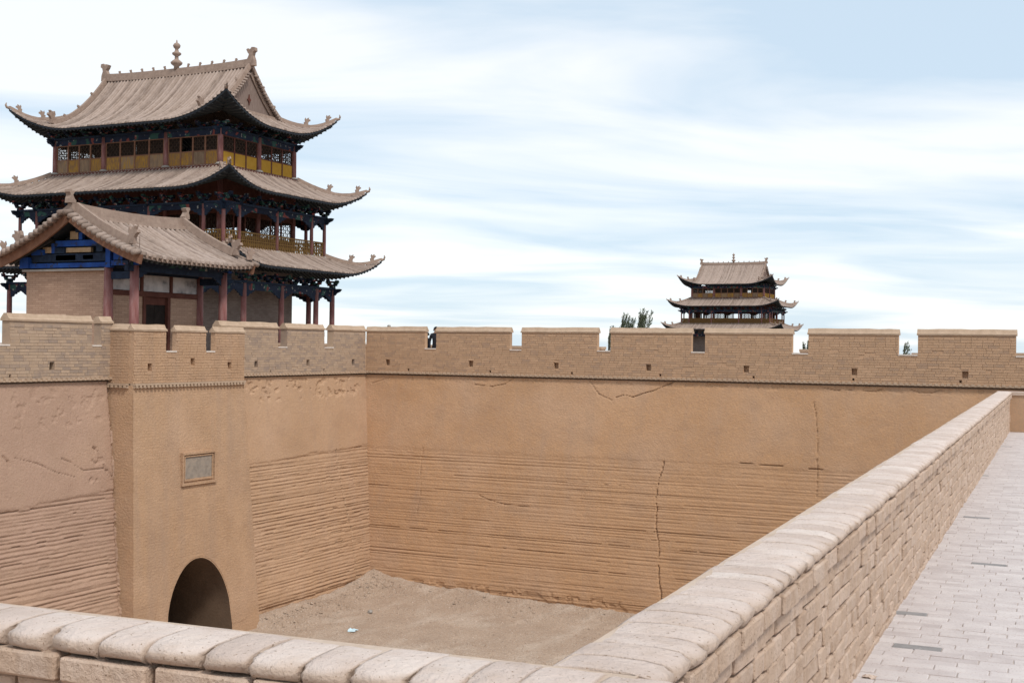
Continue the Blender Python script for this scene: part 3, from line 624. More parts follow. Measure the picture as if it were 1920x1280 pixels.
def lattice_panel(root, p, d, w, z0, zb, z1, seed, board='yellow', opened=False, cell=.115, dark=False):
    """one shutter: boarded lower panel, lattice above; p base corner, d unit direction"""
    p = Vector(p); d = Vector(d); nrm = Vector((d.y, -d.x, 0)); up = Vector((0, 0, 1)); e = .035
    f_ = MB()
    for a in (e/2, w-e/2): f_.bar(p+d*a+up*z0, p+d*a+up*z1, .06, e*2, nrm)
    for zz in (z0+.02, zb, z1-.02): f_.bar(p+up*zz, p+d*w+up*zz, .055, .05)
    fo = f_.build('window_panel', 'brownwood' if board == 'yellow' else 'redwood', root)
    b_ = MB(); b_.bar(p+d*e+up*(z0+zb)/2, p+d*(w-e)+up*(z0+zb)/2, .03, zb-z0-.05); b_.build('board', 'wornboard' if board == 'yellow' and (seed*7) % 5 in (0, 1) else board, fo)
    if opened: return
    l = MB(); n = max(3, int(w/cell)); h = z1-zb; m = max(3, int(h/cell)); R = random.Random(seed)
    for i in range(n):
        for j in range(m):
            x0 = e+(w-2*e)*i/n; x1 = e+(w-2*e)*(i+1)/n; za = zb+h*j/m; zc_ = zb+h*(j+1)/m
            if (i+j) % 2: l.bar(p+d*x0+up*za, p+d*x1+up*zc_, .022, .026, nrm)
            else: l.bar(p+d*x1+up*za, p+d*x0+up*zc_, .022, .026, nrm)
    for i in range(1, n): x0 = e+(w-2*e)*i/n; l.bar(p+d*x0+up*zb, p+d*x0+up*z1, .02, .026, nrm)
    l.build('lattice', 'lattice', fo)
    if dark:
        k_ = MB(); q0 = p-nrm*.10; k_.bar(q0+d*.01+up*(zb+z1)/2, q0+d*(w-.01)+up*(zb+z1)/2, .015, (z1-zb)); k_.build('dark_backing', 'dark', fo)  # near-black sheet standing in for the unlit room behind the lattice
def bays(xs_, ys_):
    P_ = ring_positions(xs_, ys_); return [(Vector((*P_[i], 0)), Vector((*P_[(i+1) % len(P_)], 0))) for i in range(len(P_))]
def build_tower(loc, rotz):
    global BRK
    BRK = bracket_mesh()
    T = empty('gate_tower', loc, (0, 0, rotz))
    BX, BY = 5.7, 3.2; XI = [-BX, -2.15, 2.15, BX]; YI = [-BY, 0, BY]
    X1 = [-7.3, -BX, -2.15, 2.15, BX, 7.3]; Y1 = [-4.8, -BY, 0, BY, 4.8]
    X2 = [-6.95, -BX, -2.15, 2.15, BX, 6.95]; Y2 = [-4.45, -BY, 0, BY, 4.45]
    q = MB(); q.box(-8.2, 8.2, -5.7, 5.7, -.25, 0); q.build('stone_floor', 'stone', T)
    # storey 1
    level(T, X1, Y1, 0, 3.76, .15, .34, True, .95)
    q = MB()
    for (a, b, c0, d0) in ((-BX, -.9, -BY, -BY+.35), (.9, BX, -BY, -BY+.35), (-BX, BX, BY-.35, BY), (-BX, -BX+.35, -BY+.35, BY-.35), (BX-.35, BX, -BY+.35, BY-.35)): q.box(a, b, c0, d0, 0, 4.6)
    q.box(-.9, .9, -BY, -BY+.35, 2.5, 4.6); q.build('brick_wall', 'towerbrick', T)
    for sx in (-1, 1):
        q = MB(); q.box(min(0, sx*.9), max(0, sx*.9), -BY+.12, -BY+.2, 0, 2.5); q.build('door_leaf', 'redwood', T)
    # storey 2
    q = MB(); q.box(-7.2, 7.2, -4.7, 4.7, 5.36, 5.5); q.build('gallery_floor', 'redwood', T)
    q = MB()
    for a, b in bays(X2, Y2): q.bar(a+Vector((0, 0, 5.36)), b+Vector((0, 0, 5.36)), .16, .34)
    q.build('gallery_edge', 'redwood', T)
    level(T, X2, Y2, 5.5, 7.72, .10, .26, True, .95)
    for i, (a, b) in enumerate(bays(X2, Y2)):
        d = (b-a).normalized(); L = (b-a).length; up = Vector((0, 0, 1)); q = MB()
        for zz, h in ((5.62, .06), (5.98, .045), (6.38, .075)): q.bar(a+up*zz, b+up*zz, .07, h)
        m = max(3, int(L/.16))
        for k in range(m+1):
            p = a+d*L*k/m; q.bar(p+up*5.55, p+up*6.38, .03, .04, d)
            if k < m:
                p2 = a+d*L*(k+1)/m; q.bar(p+up*5.63, p2+up*5.98, .02, .035); q.bar(p2+up*5.98, p+up*6.36, .02, .035)
                q.bar(p+up*5.80, p2+up*5.80, .02, .03); q.bar(p+up*6.17, p2+up*6.17, .02, .03)
        q.build('balustrade', 'rail', T)
    cm = MB(); cm.tube([(0, 0, 0), (0, 0, 4.4)], .14, 10); cme = cm.mesh('column', 'red', True)
    for x, y in ring_positions(XI, YI): link('column', cme, T, (x, y, 5.5))
    sd = 0
    for bi, (a, b) in enumerate(bays(XI, YI)):
        d = (b-a).normalized(); L = (b-a).length-.28; n = 4 if L > 3.6 else 3 if L > 3.3 else 3
        q = MB(); q.bar(a+Vector((0, 0, 8.6)), b+Vector((0, 0, 8.6)), .12, 2.4); q.build('lintel_board', 'redwood', T)
        for k in range(n):
            sd += 1; lattice_panel(T, a+d*(.14+L*k/n), d, L/n, 5.5, 6.35, 7.42, sd, 'redwood', opened=(sd % 5 == 2), cell=.17)
    # storey 3
    q = MB(); q.box(-5.9, 5.9, -3.4, 3.4, 9.60, 9.85); q.build('upper_floor', 'redwood', T)
    level(T, XI, YI, 9.86, 11.72, .145, .30, False, .62)
    for bi, (a, b) in enumerate(bays(XI, YI)):
        d = (b-a).normalized(); L = (b-a).length-.30; front = abs(d.x) > .5; n = 4 if front else 3
        for k in range(n):
            sd += 1; lattice_panel(T, a+d*(.15+L*k/n), d, L/n, 9.90, 10.62, 11.42, sd, 'yellow' if front else 'yellow2', opened=(bi == 2 and k == 1), cell=.125, dark=(front and a.y < 0 and bi in (1, 2)))
    # roofs
    make_roof(T, Roof(BX+3.45, BY+3.45, 4.62, .30, .06, 2.25, .90, .16, 3.4), 2.2, 2.1)
    make_roof(T, Roof(BX+2.80, BY+2.80, 8.45, .305, .07, 2.80, .92, .16, 3.6), 2.7, 2.2)
    # top: hip-and-gable
    GX = 5.1
    rf = Roof(BX+1.55, BY+1.55, 12.08, .20, .112, 0, 1.28, .16, 4.2, GX)
    ro = make_roof(T, rf, rf.hx-GX, 1.9)
    zr = rf.Pz(rf.hy); s0 = rf.hx-GX
    for sx in (-1, 1):
        ds = [s0+(rf.hy-s0)*k/10 for k in range(11)]; L_ = [(-(rf.hy-dd), rf.Pz(dd)-.06) for dd in ds]; R_ = [(-y, zz) for y, zz in reversed(L_[:-1])]
        gw = MB(); gw.prism(L_+R_, (sx*(GX-.16), 0, 0), (0, 1, 0), (0, 0, 1), (.1, 0, 0)); gw.build('gable_wall', 'greywood', ro)
        gd = MB(); gd.prism([(-.16, 0), (-.05, -.1), (0, -.3), (.05, -.1), (.16, 0), (.05, .1), (0, .3), (-.05, .1)], (sx*(GX-.08), 0, zr-1.75), (0, 1, 0), (0, 0, 1), (.06, 0, 0)); gd.build('gable_ornament', 'redwood', ro)
        bb = MB()
        for sy in (-1, 1): bb.sweep([(sx*(GX-.05), sy*(rf.hy-dd), rf.Pz(dd)-.34) for dd in ds], .06, .22, (1, 0, 0))
        bb.sweep([(sx*(GX+.02), y_, rf.Pz(s0)+.02) for y_ in (-2.4, 0, 2.4)], .16, .16, (1, 0, 0)); bb.build('bargeboard', 'ridge', ro)
        pt_ = MB()
        for sy in (-1, 1):
            m = 16
            for k in range(m):
                dd = s0+.1+(rf.hy-s0-.3)*k/m; p = Vector((sx*(GX-.02), sy*(rf.hy-dd), rf.Pz(dd)+.01)); pt_.tube([p, p+Vector((sx*.26, 0, -.05))], .075, 6)
        pt_.build('gable_edge_tiles', 'tile', ro, True, kind='stuff')
        for sy in (-1, 1):
            v = MB(); dl_ = [.75+(rf.hy-.75)*k/10 for k in range(11)]; pts = [Vector(rf.pt(0 if sy < 0 else 1, sx*(GX-.02), dd, .03)) for dd in dl_]
            v.sweep(pts, .21, .23, (1, 0, 0)); v.build('gable_ridge', 'ridge', ro)
            p = pts[0]+Vector((0, 0, .05)); bq = MB(); bq.prism(beast(.7), p, (0, sy, 0), (0, 0, 1), (.16, 0, 0)); bq.build('roof_beast', 'ridge', ro)
            for dd in (1.6, 2.6, 3.6):
                p = Vector((sx*(GX-.02), sy*(rf.hy-dd), rf.Pz(dd)+.28)); bq = MB(); bq.prism(beast(.24), p, (0, sy, 0), (0, 0, 1), (.06, 0, 0)); bq.build('ridge_ornament', 'ridge', ro)
        dg = MB(); dg.prism(dragon(1.0), (sx*(GX-.12), 0, zr+.06), (sx, 0, 0), (0, 0, 1), (0, .26, 0)); dg.build('ridge_dragon', 'ridge', ro)
    rg_ = MB(); pts = [(-GX+2*GX*k/12, 0, zr-.06+.10*abs(k/6-1)**3) for k in range(13)]; rg_.sweep(pts, .26, .42, (0, 1, 0)); rg_.build('main_ridge', 'ridge', ro)
    for k in range(-5, 6):
        if k: 
            bq = MB(); bq.prism(beast(.22), (k*.82, 0, zr+.36), (1 if k > 0 else -1, 0, 0), (0, 0, 1), (0, .06, 0)); bq.build('ridge_ornament', 'ridge', ro)
    fn = MB(); prof = [(.16, 0), (.14, .18), (.30, .30), (.33, .40), (.22, .50), (.11, .58), (.10, .74), (.24, .84), (.25, .92), (.12, 1.0), (.085, 1.14), (.17, 1.22), (.21, 1.34), (.15, 1.44), (.05, 1.50), (.03, 1.62), (.0, 1.68)]
    fn.tube([(0, 0, zr+.30+h) for r, h in prof], [max(r, .004) for r, h in prof], 14); fn.build('finial', 'ridge', ro, True)
    return T
TL = build_tower((-47.5, 55.2, 7.9), 0)
tag(TL, 'three storey timber gate tower with swept tiled roofs, close behind the small hall', 'tower', 'fortress gate towers')
TF = copy_tree(TL); TF.location = (-54.72, 193.2, 7.35); TF.scale = (1, 1, .93)
tag(TF, 'distant three storey gate tower rising beyond the long courtyard wall', 'tower')
for nm, lb, bx_ in (('tower_platform', 'high earth platform under the near gate tower, hidden behind the gate wall', (-57, -38.6, 48.8, 62, -.35, 7.64)), ('fortress_platform', 'far earth platform carrying the distant gate tower', (-66, -44, 186, 201, -.35, 6.74))):
    q = MB(); q.box(*bx_); q.box(bx_[0]-.15, bx_[1]+.15, bx_[2]-.15, bx_[3]+.15, bx_[5]-.35, bx_[5]-.2); tag(q.build(nm, 'core'), lb, 'platform')

# ------------------------------------------------------------------ small hall above the gate (local x = world +Y, local -y = court side)
H_ = empty('gate_hall', (-28.4, 30.95, 7.57), (0, 0, math.pi/2)); tag(H_, 'small gabled hall with blue painted beams standing above the gateway', 'hall')
HL = 2.65; HY = 2.80; ZE = 3.50; ha, hb = .30, .062
def hz(d): return ZE+ha*d+hb*d*d
def hup(x): return .10*max(0, abs(x)/HL-.55)**1.5*3
n = 12; sk = MB()
for sy in (-1, 1):
    sk.grid([[(x, sy*(HY-HY*i/n), hz(HY*i/n)+hup(x)) for x in [-HL+2*HL*j/12 for j in range(13)]] for i in range(n+1)])
    sk.grid([[(x, sy*HY, hz(0)+hup(x)+dz) for x in [-HL+2*HL*j/12 for j in range(13)]] for dz in (0, -.12)])
hr = sk.build('roof', 'tile', H_, True)
us_ = MB()
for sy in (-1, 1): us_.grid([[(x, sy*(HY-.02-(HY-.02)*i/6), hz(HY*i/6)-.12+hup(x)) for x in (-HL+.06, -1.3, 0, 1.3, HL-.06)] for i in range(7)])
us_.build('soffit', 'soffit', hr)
tm = MB(); r = .068; m = 18; vs = []
for i in range(m):
    d = -.07+(HY-.05)*i/(m-1)
    sl_ = ha+2*hb*d; up = Vector((0, -sl_, 1)).normalized()
    for k in range(5):
        an = math.pi*k/4; vs.append(Vector((math.cos(an)*r*(1-.13*(i % 2)), -(HY-d), hz(d)))+up*(math.sin(an)*r*(1-.13*(i % 2))*1.5-.008))
tm.add(vs, [(0, 1, 2, 3, 4)]+[(i*5+k, i*5+k+1, i*5+6+k, i*5+5+k) for i in range(m-1) for k in range(4)])
tme = tm.mesh('tile_row', 'tile', True)
dm = MB(); dm.prism([(-.075, .03), (.075, .03), (.06, -.03), (0, -.09), (-.06, -.03)], (0, 0, 0), (1, 0, 0), (0, 0, 1), (0, .03, 0)); dme = dm.mesh('drip_tile', 'ridge')
rm = MB(); rm.bar((0, -HY+.05, hz(.05)-.17), (0, -1.0, hz(HY-1.0)-.17), .08, .08); rme = rm.mesh('rafter', 'rafter')
for sy in (-1, 1):
    for j in range(24):
        x = -HL+.14+(2*HL-.28)*j/23; rz = 0 if sy < 0 else math.pi
        link('tile_row', tme, hr, (x+rnd.uniform(-.012, .012), 0, hup(x)+rnd.uniform(-.008, .006)), (0, 0, rz+rnd.uniform(-.004, .004)))
        if j < 23: link('drip_tile', dme, hr, (x+.11, sy*(HY+.02), ZE+hup(x)-.03))
        link('rafter', rme, hr, (x, 0, hup(x)), (0, 0, rz))
# ridge, gable ridges, gable edge tiles
q = MB(); q.sweep([(-HL+.05+(2*HL-.1)*k/8, 0, hz(HY)-.05+.10*abs(k/4-1)**2) for k in range(9)], .24, .33, (0, 1, 0)); rdg = q.build('main_ridge', 'ridge', hr)
q = MB(); q.sweep([(-HL+.3+(2*HL-.6)*k/8, -.20, hz(HY)-.12+.08*abs(k/4-1)**2) for k in range(9)], .16, .12, (0, 1, 0)); q.build('ridge_footing', 'ridge', hr)
ge = MB(); ge.tube([(0, 0, 0), (-.16, 0, -.03), (-.30, 0, -.055)], [.085, .085, .082], 8); gem = ge.mesh('gable_tile', 'tile', True)
for sx in (-1, 1):
    q = MB(); q.prism(dragon(.40), (sx*(HL-.12), 0, hz(HY)+.34), (sx, 0, 0), (0, 0, 1), (0, .2, 0)); q.build('ridge_dragon', 'ridge', hr)
    for sy in (-1, 1):
        ds = [.62+(HY-.62)*k/10 for k in range(11)]; q = MB()
        q.sweep([(sx*(HL-.26), sy*(HY-d), hz(d)+.10+hup(HL-.26)) for d in ds], .19, .24, (1, 0, 0)); q.build('gable_ridge', 'ridge', hr)
        p = (sx*(HL-.26), sy*(HY-.55), hz(.55)+.22); q = MB(); q.prism(beast(.52), p, (0, sy, 0), (0, 0, 1), (.14, 0, 0)); q.build('roof_beast', 'ridge', hr)
        p = (sx*(HL-.08), sy*(HY-.10), hz(.1)+.22); q = MB(); q.prism(beast(.36), p, (sx*.7, sy*.7, 0), (0, 0, 1), (.10, .10, 0)); q.build('roof_beast', 'ridge', hr)
        for k in range(15):
            d = .04+(HY-.16)*k/14; o = link('gable_tile', gem, hr, (sx*(HL-.02), sy*(HY-d), hz(d)+.06+hup(HL)), (0, 0, 0 if sx < 0 else math.pi))
            o.scale = (1, 1, 1)
        q = MB(); q.sweep([(sx*(HL-.02), sy*(HY-d), hz(d)-.31+hup(HL)) for d in [HY*k/10 for k in range(11)]], .07, .27, (1, 0, 0)); q.build('bargeboard', 'brownwood', H_)
# walls and columns
GXW = 2.05
for sx in (-1, 1):
    q = MB(); q.box(min(sx*GXW, sx*(GXW-.3)), max(sx*GXW, sx*(GXW-.3)), -.98, 2.3, 0, 3.16); q.build('gable_brick_wall', 'hallbrick', H_)
    q = MB(); q.box(sx*(GXW-.02)-.18, sx*(GXW-.02)+.18, -1.02, 2.34, 3.16, 3.22); q.build('wall_coping', 'stone', H_)
    xx = sx*(GXW+.06)
    gi = MB(); gi.prism([(-2.2, 3.24), (2.3, 3.24), (1.4, 3.75), (0, 4.62), (-1.4, 3.75)], (sx*(GXW-.1), 0, 0), (0, 1, 0), (0, 0, 1), (.06, 0, 0)); gi.build('gable_board', 'soffit', H_)
    def beamx(y0, y1, z0, z1, mt, o=.0, nm='gable_beam'):
        q = MB(); q.box(min(xx, xx+sx*(.07+o))-.03, max(xx, xx+sx*(.07+o))+.03, y0, y1, z0, z1); return q.build(nm, mt, H_)
    beamx(-1.15, 2.45, 3.26, 3.40, 'blue'); beamx(-2.25, -1.30, 3.30, 3.44, 'blue', .02); b2_ = beamx(-1.1, 1.95, 3.44, 3.68, 'dkblue', -.02)
    q = MB(); q.box(xx+sx*.02-.06, xx+sx*.02+.06, .15, .95, 3.48, 3.64); q.build('painted_panel', 'green', b2_)
    q = MB(); q.box(xx+sx*.02-.06, xx+sx*.02+.06, -.55, -.15, 3.50, 3.63); q.build('painted_panel', 'fresco', b2_)
    beamx(-.45, .75, 3.72, 3.86, 'tan', -.03); beamx(-.80, .95, 3.90, 4.08, 'blue', .0); beamx(-.12, .02, 4.10, 4.62, 'blue', -.01, 'king_post'); beamx(-.22, .12, 4.32, 4.42, 'dkblue', .03)
    beamx(-.16, .06, 4.44, 4.60, 'fresco', .04, 'painted_block'); beamx(.08, .40, 4.12, 4.36, 'tan', -.04, 'painted_panel')
    beamx(-1.28, -1.10, 3.24, 3.90, 'blue', .04, 'corner_post'); beamx(2.0, 2.35, 3.26, 3.60, 'blue', .08, 'beam_end'); beamx(-1.75, -1.40, 3.46, 3.72, 'blue', .03, 'beam_end'); beamx(-1.0, -.75, 3.72, 3.98, 'dkblue', .06, 'beam_end')
    beamx(1.0, 1.5, 3.72, 3.90, 'tan', -.03, 'painted_panel'); beamx(.95, 1.1, 3.70, 4.0, 'blue', .02, 'short_post'); beamx(.55, .95, 3.70, 3.86, 'dkblue', .03); beamx(1.4, 1.9, 3.66, 3.82, 'blue', .05, 'beam_end')
q = MB(); q.box(-GXW+.31, GXW-.31, 2.0, 2.29, 0, 3.15); q.build('rear_wall', 'hallbrick', H_)
cm = MB(); cm.tube([(0, 0, 0), (0, 0, 1.5), (0, 0, 3.30)], [.145, .145, .13], 14); cmm = cm.mesh('column', 'red', True)
bs = MB(); bs.tube([(0, 0, 0), (0, 0, .08), (0, 0, .16)], [.26, .26, .19], 14); bsm = bs.mesh('column_base', 'stone', True)
for x, y in ((-GXW, -2.05), (GXW, -2.05), (-GXW-.02, -1.06), (GXW+.02, -1.06)):
    c_ = link('column', cmm, H_, (x, y, .0)); link('column_base', bsm, c_)
for (x0, x1, y0, y1, z0, z1, mt, nm) in ((-GXW-.35, GXW+.35, -2.12, -1.98, 3.12, 3.30, 'dkblue', 'porch_beam'), (-GXW-.4, GXW+.4, -2.16, -1.94, 3.30, 3.42, 'beam', 'eave_purlin'), (-GXW, GXW, -1.12, -1.0, 3.12, 3.25, 'dkblue', 'wall_plate'),
        (-GXW, GXW, -1.11, -.99, 2.44, 2.60, 'redwood', 'wall_rail'), (-GXW-.05, -GXW+.07, -2.05, -1.0, 2.9, 3.12, 'dkblue', 'tie_beam'), (GXW-.07, GXW+.05, -2.05, -1.0, 2.9, 3.12, 'dkblue', 'tie_beam')):
    q = MB(); q.box(x0, x1, y0, y1, z0, z1); q.build(nm, mt, H_)
for a, b in ((-1.98, -.72), (-.62, .62), (.72, 1.98)):
    q = MB(); q.box(a, b, -1.06, -1.02, 2.61, 3.11); q.build('painted_panel', 'fresco', H_)
for a in (-.67, .67):
    q = MB(); q.box(a-.05, a+.05, -1.12, -.98, 2.6, 3.12); q.build('frame_post', 'redwood', H_)
for a, b in ((-1.98, -.62), (.62, 1.98)):
    q = MB(); q.box(a, b, -1.08, -.85, 0, 2.44); q.build('front_wall', 'hallbrick', H_)
for a, b in ((-.62, -.5), (.5, .62)):
    q = MB(); q.box(a, b, -1.12, -.9, 0, 2.44); q.build('door_frame', 'redwood', H_)
for a, b in ((-.5, -.01), (.01, .5)):
    q = MB(); q.box(a, b, -1.0, -.95, 0, 2.2); dl2 = q.build('door_leaf', 'dark', H_)
q = MB(); q.box(-.5, .5, -1.02, -.95, 2.2, 2.44); q.build('door_transom', 'redwood', H_)
for y in (-2.05,):
    for sg, x in ((1, -GXW), (-1, GXW)):
        q = MB(); q.prism([(.13, 0), (.52, 0), (.48, -.05), (.36, -.07), (.32, -.14), (.2, -.17), (.13, -.24)], (x, y, 3.12), (sg, 0, 0), (0, 0, 1), (0, .07, 0)); q.build('spandrel_bracket', 'dkblue', H_)

# ------------------------------------------------------------------ near parapets (C to the right, D in front) and brick walkway
CR = math.atan(.0404); CT = 0.0
def cmat(loc): return loc, (CT, 0, CR)
def brick_mesh(name, L, D_, Hh, ch, m, seed, jit=.006):
    R = random.Random(seed); v = []; idx = {}
    for sx in (-1, 1):
        for sy in (-1, 1):
            for sz in (-1, 1):
                j = [R.uniform(-jit, jit) for _ in range(3)]; e = ch*R.uniform(.6, 1.6)
                for ax in range(3):
                    h = [L/2-e, D_/2-e, Hh/2-e]; h[ax] += e
                    idx[(sx, sy, sz, ax)] = len(v); v.append((sx*h[0]+j[0], sy*h[1]+j[1], sz*h[2]+j[2]))
    f_ = []
    for ax in range(3):
        o = [a for a in range(3) if a != ax]
        for sg in (-1, 1):
            c4 = []
            for p, q_ in ((-1, -1), (1, -1), (1, 1), (-1, 1)):
                k = [0, 0, 0]; k[ax] = sg; k[o[0]] = p; k[o[1]] = q_; c4.append(idx[(*k, ax)])
            f_.append(tuple(c4))
    for ax in range(3):           # chamfer quads along edges parallel to ax
        o = [a for a in range(3) if a != ax]
        for p in (-1, 1):
            for q_ in (-1, 1):
                k1 = [0, 0, 0]; k1[o[0]] = p; k1[o[1]] = q_; k2 = list(k1); k1[ax] = -1; k2[ax] = 1
                f_.append((idx[(*k1, o[0])], idx[(*k2, o[0])], idx[(*k2, o[1])], idx[(*k1, o[1])]))
    for sx in (-1, 1):
        for sy in (-1, 1):
            for sz in (-1, 1): f_.append(tuple(idx[(sx, sy, sz, a)] for a in range(3)))
    mb = MB(); mb.add(v, f_); return mb, mb.mesh(name, m)
def coping_mesh(seed, W_, wid, top, nose=.072):
    """header brick laid across the wall with a rounded nose on the +x side; y = along the wall"""
    R = random.Random(seed); ny = 5; prof = [(-.014, -nose+.004), (.004, -nose*.80), (.012, -nose*.58), (.008, -nose*.38), (-.006, -nose*.22), (-.028, -.008), (-.060, -.002), (-.10, .001), (-W_*.55, .003), (-W_+.08, .0), (-W_+.03, -.008), (-W_, -.026), (-W_, -nose)]
    rows = []
    for i in range(ny):
        t = (0, .07, .5, .93, 1)[i]; y = (t-.5)*wid; e = 1. if i in (0, 4) else 0.; sh = [R.uniform(-.0045, .0045) for _ in prof]; row = []
        for k, (x, z_) in enumerate(prof):
            nz = max(0, 1-k/7)                      # 1 on the rounded nose, 0 on the flat top
            row.append((x+sh[k]*(1 if k < 8 else .4)-e*.014*nz, y*(1-.11*nz*R.uniform(.1, 1.5)), z_+sh[k]*.4-e*(.010*nz+.002)))
        rows.append(row)
    for i0, i1 in ((0, 1), (4, 3)):                # broken corners on the nose
        if R.random() < .35:
            cx_ = R.uniform(.010, .026)
            for k in range(R.choice([3, 4, 5, 6])):
                for ii, g_ in ((i0, 1.), (i1, .5)): x_, y_, z_ = rows[ii][k]; rows[ii][k] = (x_-cx_*g_, y_*(1-.12*g_), z_-.006*g_*(k > 3))
    mb = MB(); mb.grid(rows); n_ = len(prof); mb.f += [tuple(range(n_)), tuple((ny-1)*n_+k for k in reversed(range(n_)))]
    return mb.mesh('coping_brick', 'coping', True)
PW = .32; PH = 1.01
def near_parapet(root, L, rows_, grey=False, y0=0, y0c=0, seed=3, maxparts=300, facedepth=.14):
    R = random.Random(seed)
    cops = [coping_mesh(seed*50+k, PW+.05, .190, 0) for k in range(10)]; capM = [c for c in cops]
    y = y0
    while y < L:
        w = R.uniform(.15, .23); o = link('coping_brick', R.choice(cops), root, (.030+R.uniform(-.007, .007), y+w/2, PH+R.uniform(-.0025, .002)), (R.uniform(-.004, .004), R.uniform(-.008, .008), R.uniform(-.03, .03)))
        o.scale = (1, (w-.005)/.190, R.uniform(.95, 1.05)); y += w
    q = MB(); q.box(-PW+.012, -.045, y0, L, PH-.35, PH-.004); q.build('coping_mortar', 'copmortar', root)
    q = MB(); q.box(-PW+.012, -.055, y0, L, -.2, PH-.070); q.build('wall_core', 'mortar', root)
    big = [brick_mesh('brick', .366, facedepth, .091, .008, 'brick', 100+k, .004) for k in range(6)]; sml = [brick_mesh('brick', .176, facedepth, .091, .008, 'brick', 200+k, .004) for k in range(4)]
    cnt = 0; st = MB()
    for ri in range(rows_):
        zc_ = PH-.074-.048-ri*.1; y = y0c-R.uniform(0, .2); led = .042 if ri == 0 else 0
        row = []
        while y < L:
            s_ = R.random() < (.52 if ri else .08); w = (.19 if s_ else .38)*R.uniform(.96, 1.05); row.append((y+w/2, w, s_)); y += w
        for yc, w, s_ in row:
            if yc < y0c+.05: continue
            mbm, me = R.choice(sml if s_ else big); sc = (w-.024)/(.176 if s_ else .366)
            off = led+R.uniform(-.008, .008); rz = math.pi/2+R.uniform(-.02, .02); dz = R.uniform(-.004, .004)
            if (yc < 11.5 if ri else yc < 15) and cnt < maxparts:
                o = link('brick', me, root, (-facedepth/2+off, yc, zc_+dz), (R.uniform(-.02, .02), 0, rz)); o.scale = (sc, 1, R.uniform(.96, 1.03)); cnt += 1
                if grey and R.random() < .06: o.material_slots[0].link = 'OBJECT'; o.material_slots[0].material = M['greybrick']
            else:
                st.add([(-facedepth/2+off-v_[1], yc+v_[0]*sc, zc_+dz+v_[2]) for v_ in mbm.v], mbm.f)
    if st.v: st.build('brickwork', 'brick', root, kind='stuff')
CX0, CY0 = -1.262, 3.30; ZW = 6.60
LC = 31.0
parC = empty('low_parapet', (CX0, CY0, ZW), (CT, 0, CR)); tag(parC, 'long low brick parapet with pale rounded coping running beside the walkway on the right', 'parapet')
near_parapet(parC, LC, 10, y0=.335, y0c=.02, seed=3)
cb_ = MB(); cb_.box(-PW+.02, 6, -8, LC+.3, -8, -.09); cb_.build('rampart_body', 'core', parC)
parD = empty('low_parapet', (-9.0, 2.897, ZW), (0, 0, -math.pi/2+.06)); tag(parD, 'low brick parapet with thick rounded coping crossing the bottom of the view', 'parapet')
PW = .29
near_parapet(parD, 7.72, 4, True, seed=5, maxparts=120)
db_ = MB(); db_.box(-PW+.02, 8, -12, 7.3, -8, -.09); db_.build('rampart_body', 'core', parD)
# end parapet where the walkway turns at its far end
ep = empty('end_parapet', (0, CY0+LC, ZW)); tag(ep, 'short shaded parapet closing the far end of the walkway', 'parapet')
q = MB(); q.box(-2.80, 6, CY0+LC+.04, CY0+LC+.36, 6.0, 7.52); q.build('parapet_block', 'pbrickB', ep, world=True)
q = MB(); q.box(-2.84, 6, CY0+LC+.01, CY0+LC+.39, 7.52, 7.61); q.build('coping', 'coping', ep, world=True)
# walkway
wm = MB(); wm.box(-.06, 6, -8, LC+.03, -.085, -.006); wme = wm.mesh('walkway', 'pavmortar')
way = link('walkway', wme, None, (CX0, CY0, ZW), (CT, 0, CR)); way['kind'] = 'structure'
pv = [brick_mesh('paver', .302, .119, .05, .004, 'paver', 300+k, .002) for k in range(6)]
stp = MB(); stg = MB(); R = random.Random(12); cnt = 0; y = .4; ri = 0
greys = {(14, 1), (14, 2), (33, 1), (34, 0), (34, 2), (35, 1), (35, 2), (30, 0), (29, 2), (44, 1)}
while y < LC-.05:
    x = -.05-(ri % 2)*.155-R.uniform(0, .06); ci = 0
    while x < 2.7:
        w = .31*R.uniform(.93, 1.06); x0 = max(x, -.05); xc = (x0+x+w)/2; sc = (x+w-x0-.007)/.302
        if sc > .12:
            mbm, me = R.choice(pv); z_ = -.025+R.uniform(-.003, .003); tx, ty = R.uniform(-.008, .008), R.uniform(-.006, .006); gr = R.random() < (.05 if 62 < ri < 79 else .008)
            if y < 17 and xc < 1.6 and y > 2.6 and cnt < 300 and xc < 1.25-.0*y:
                o = link('paver', me, way, (xc, y, z_), (tx, ty, R.uniform(-.01, .01))); o.scale = (sc, 1, 1); cnt += 1
                if gr: o.material_slots[0].link = 'OBJECT'; o.material_slots[0].material = M['greybrick']
            else: (stg if gr else stp).add([(xc+v_[0]*sc, y+v_[1], z_+v_[2]+v_[1]*tx) for v_ in mbm.v], mbm.f)
        x += w; ci += 1
    y += .127; ri += 1
stp.build('paving', 'paver', way, kind='stuff'); stg.build('grey_paving', 'greybrick', way, kind='stuff')

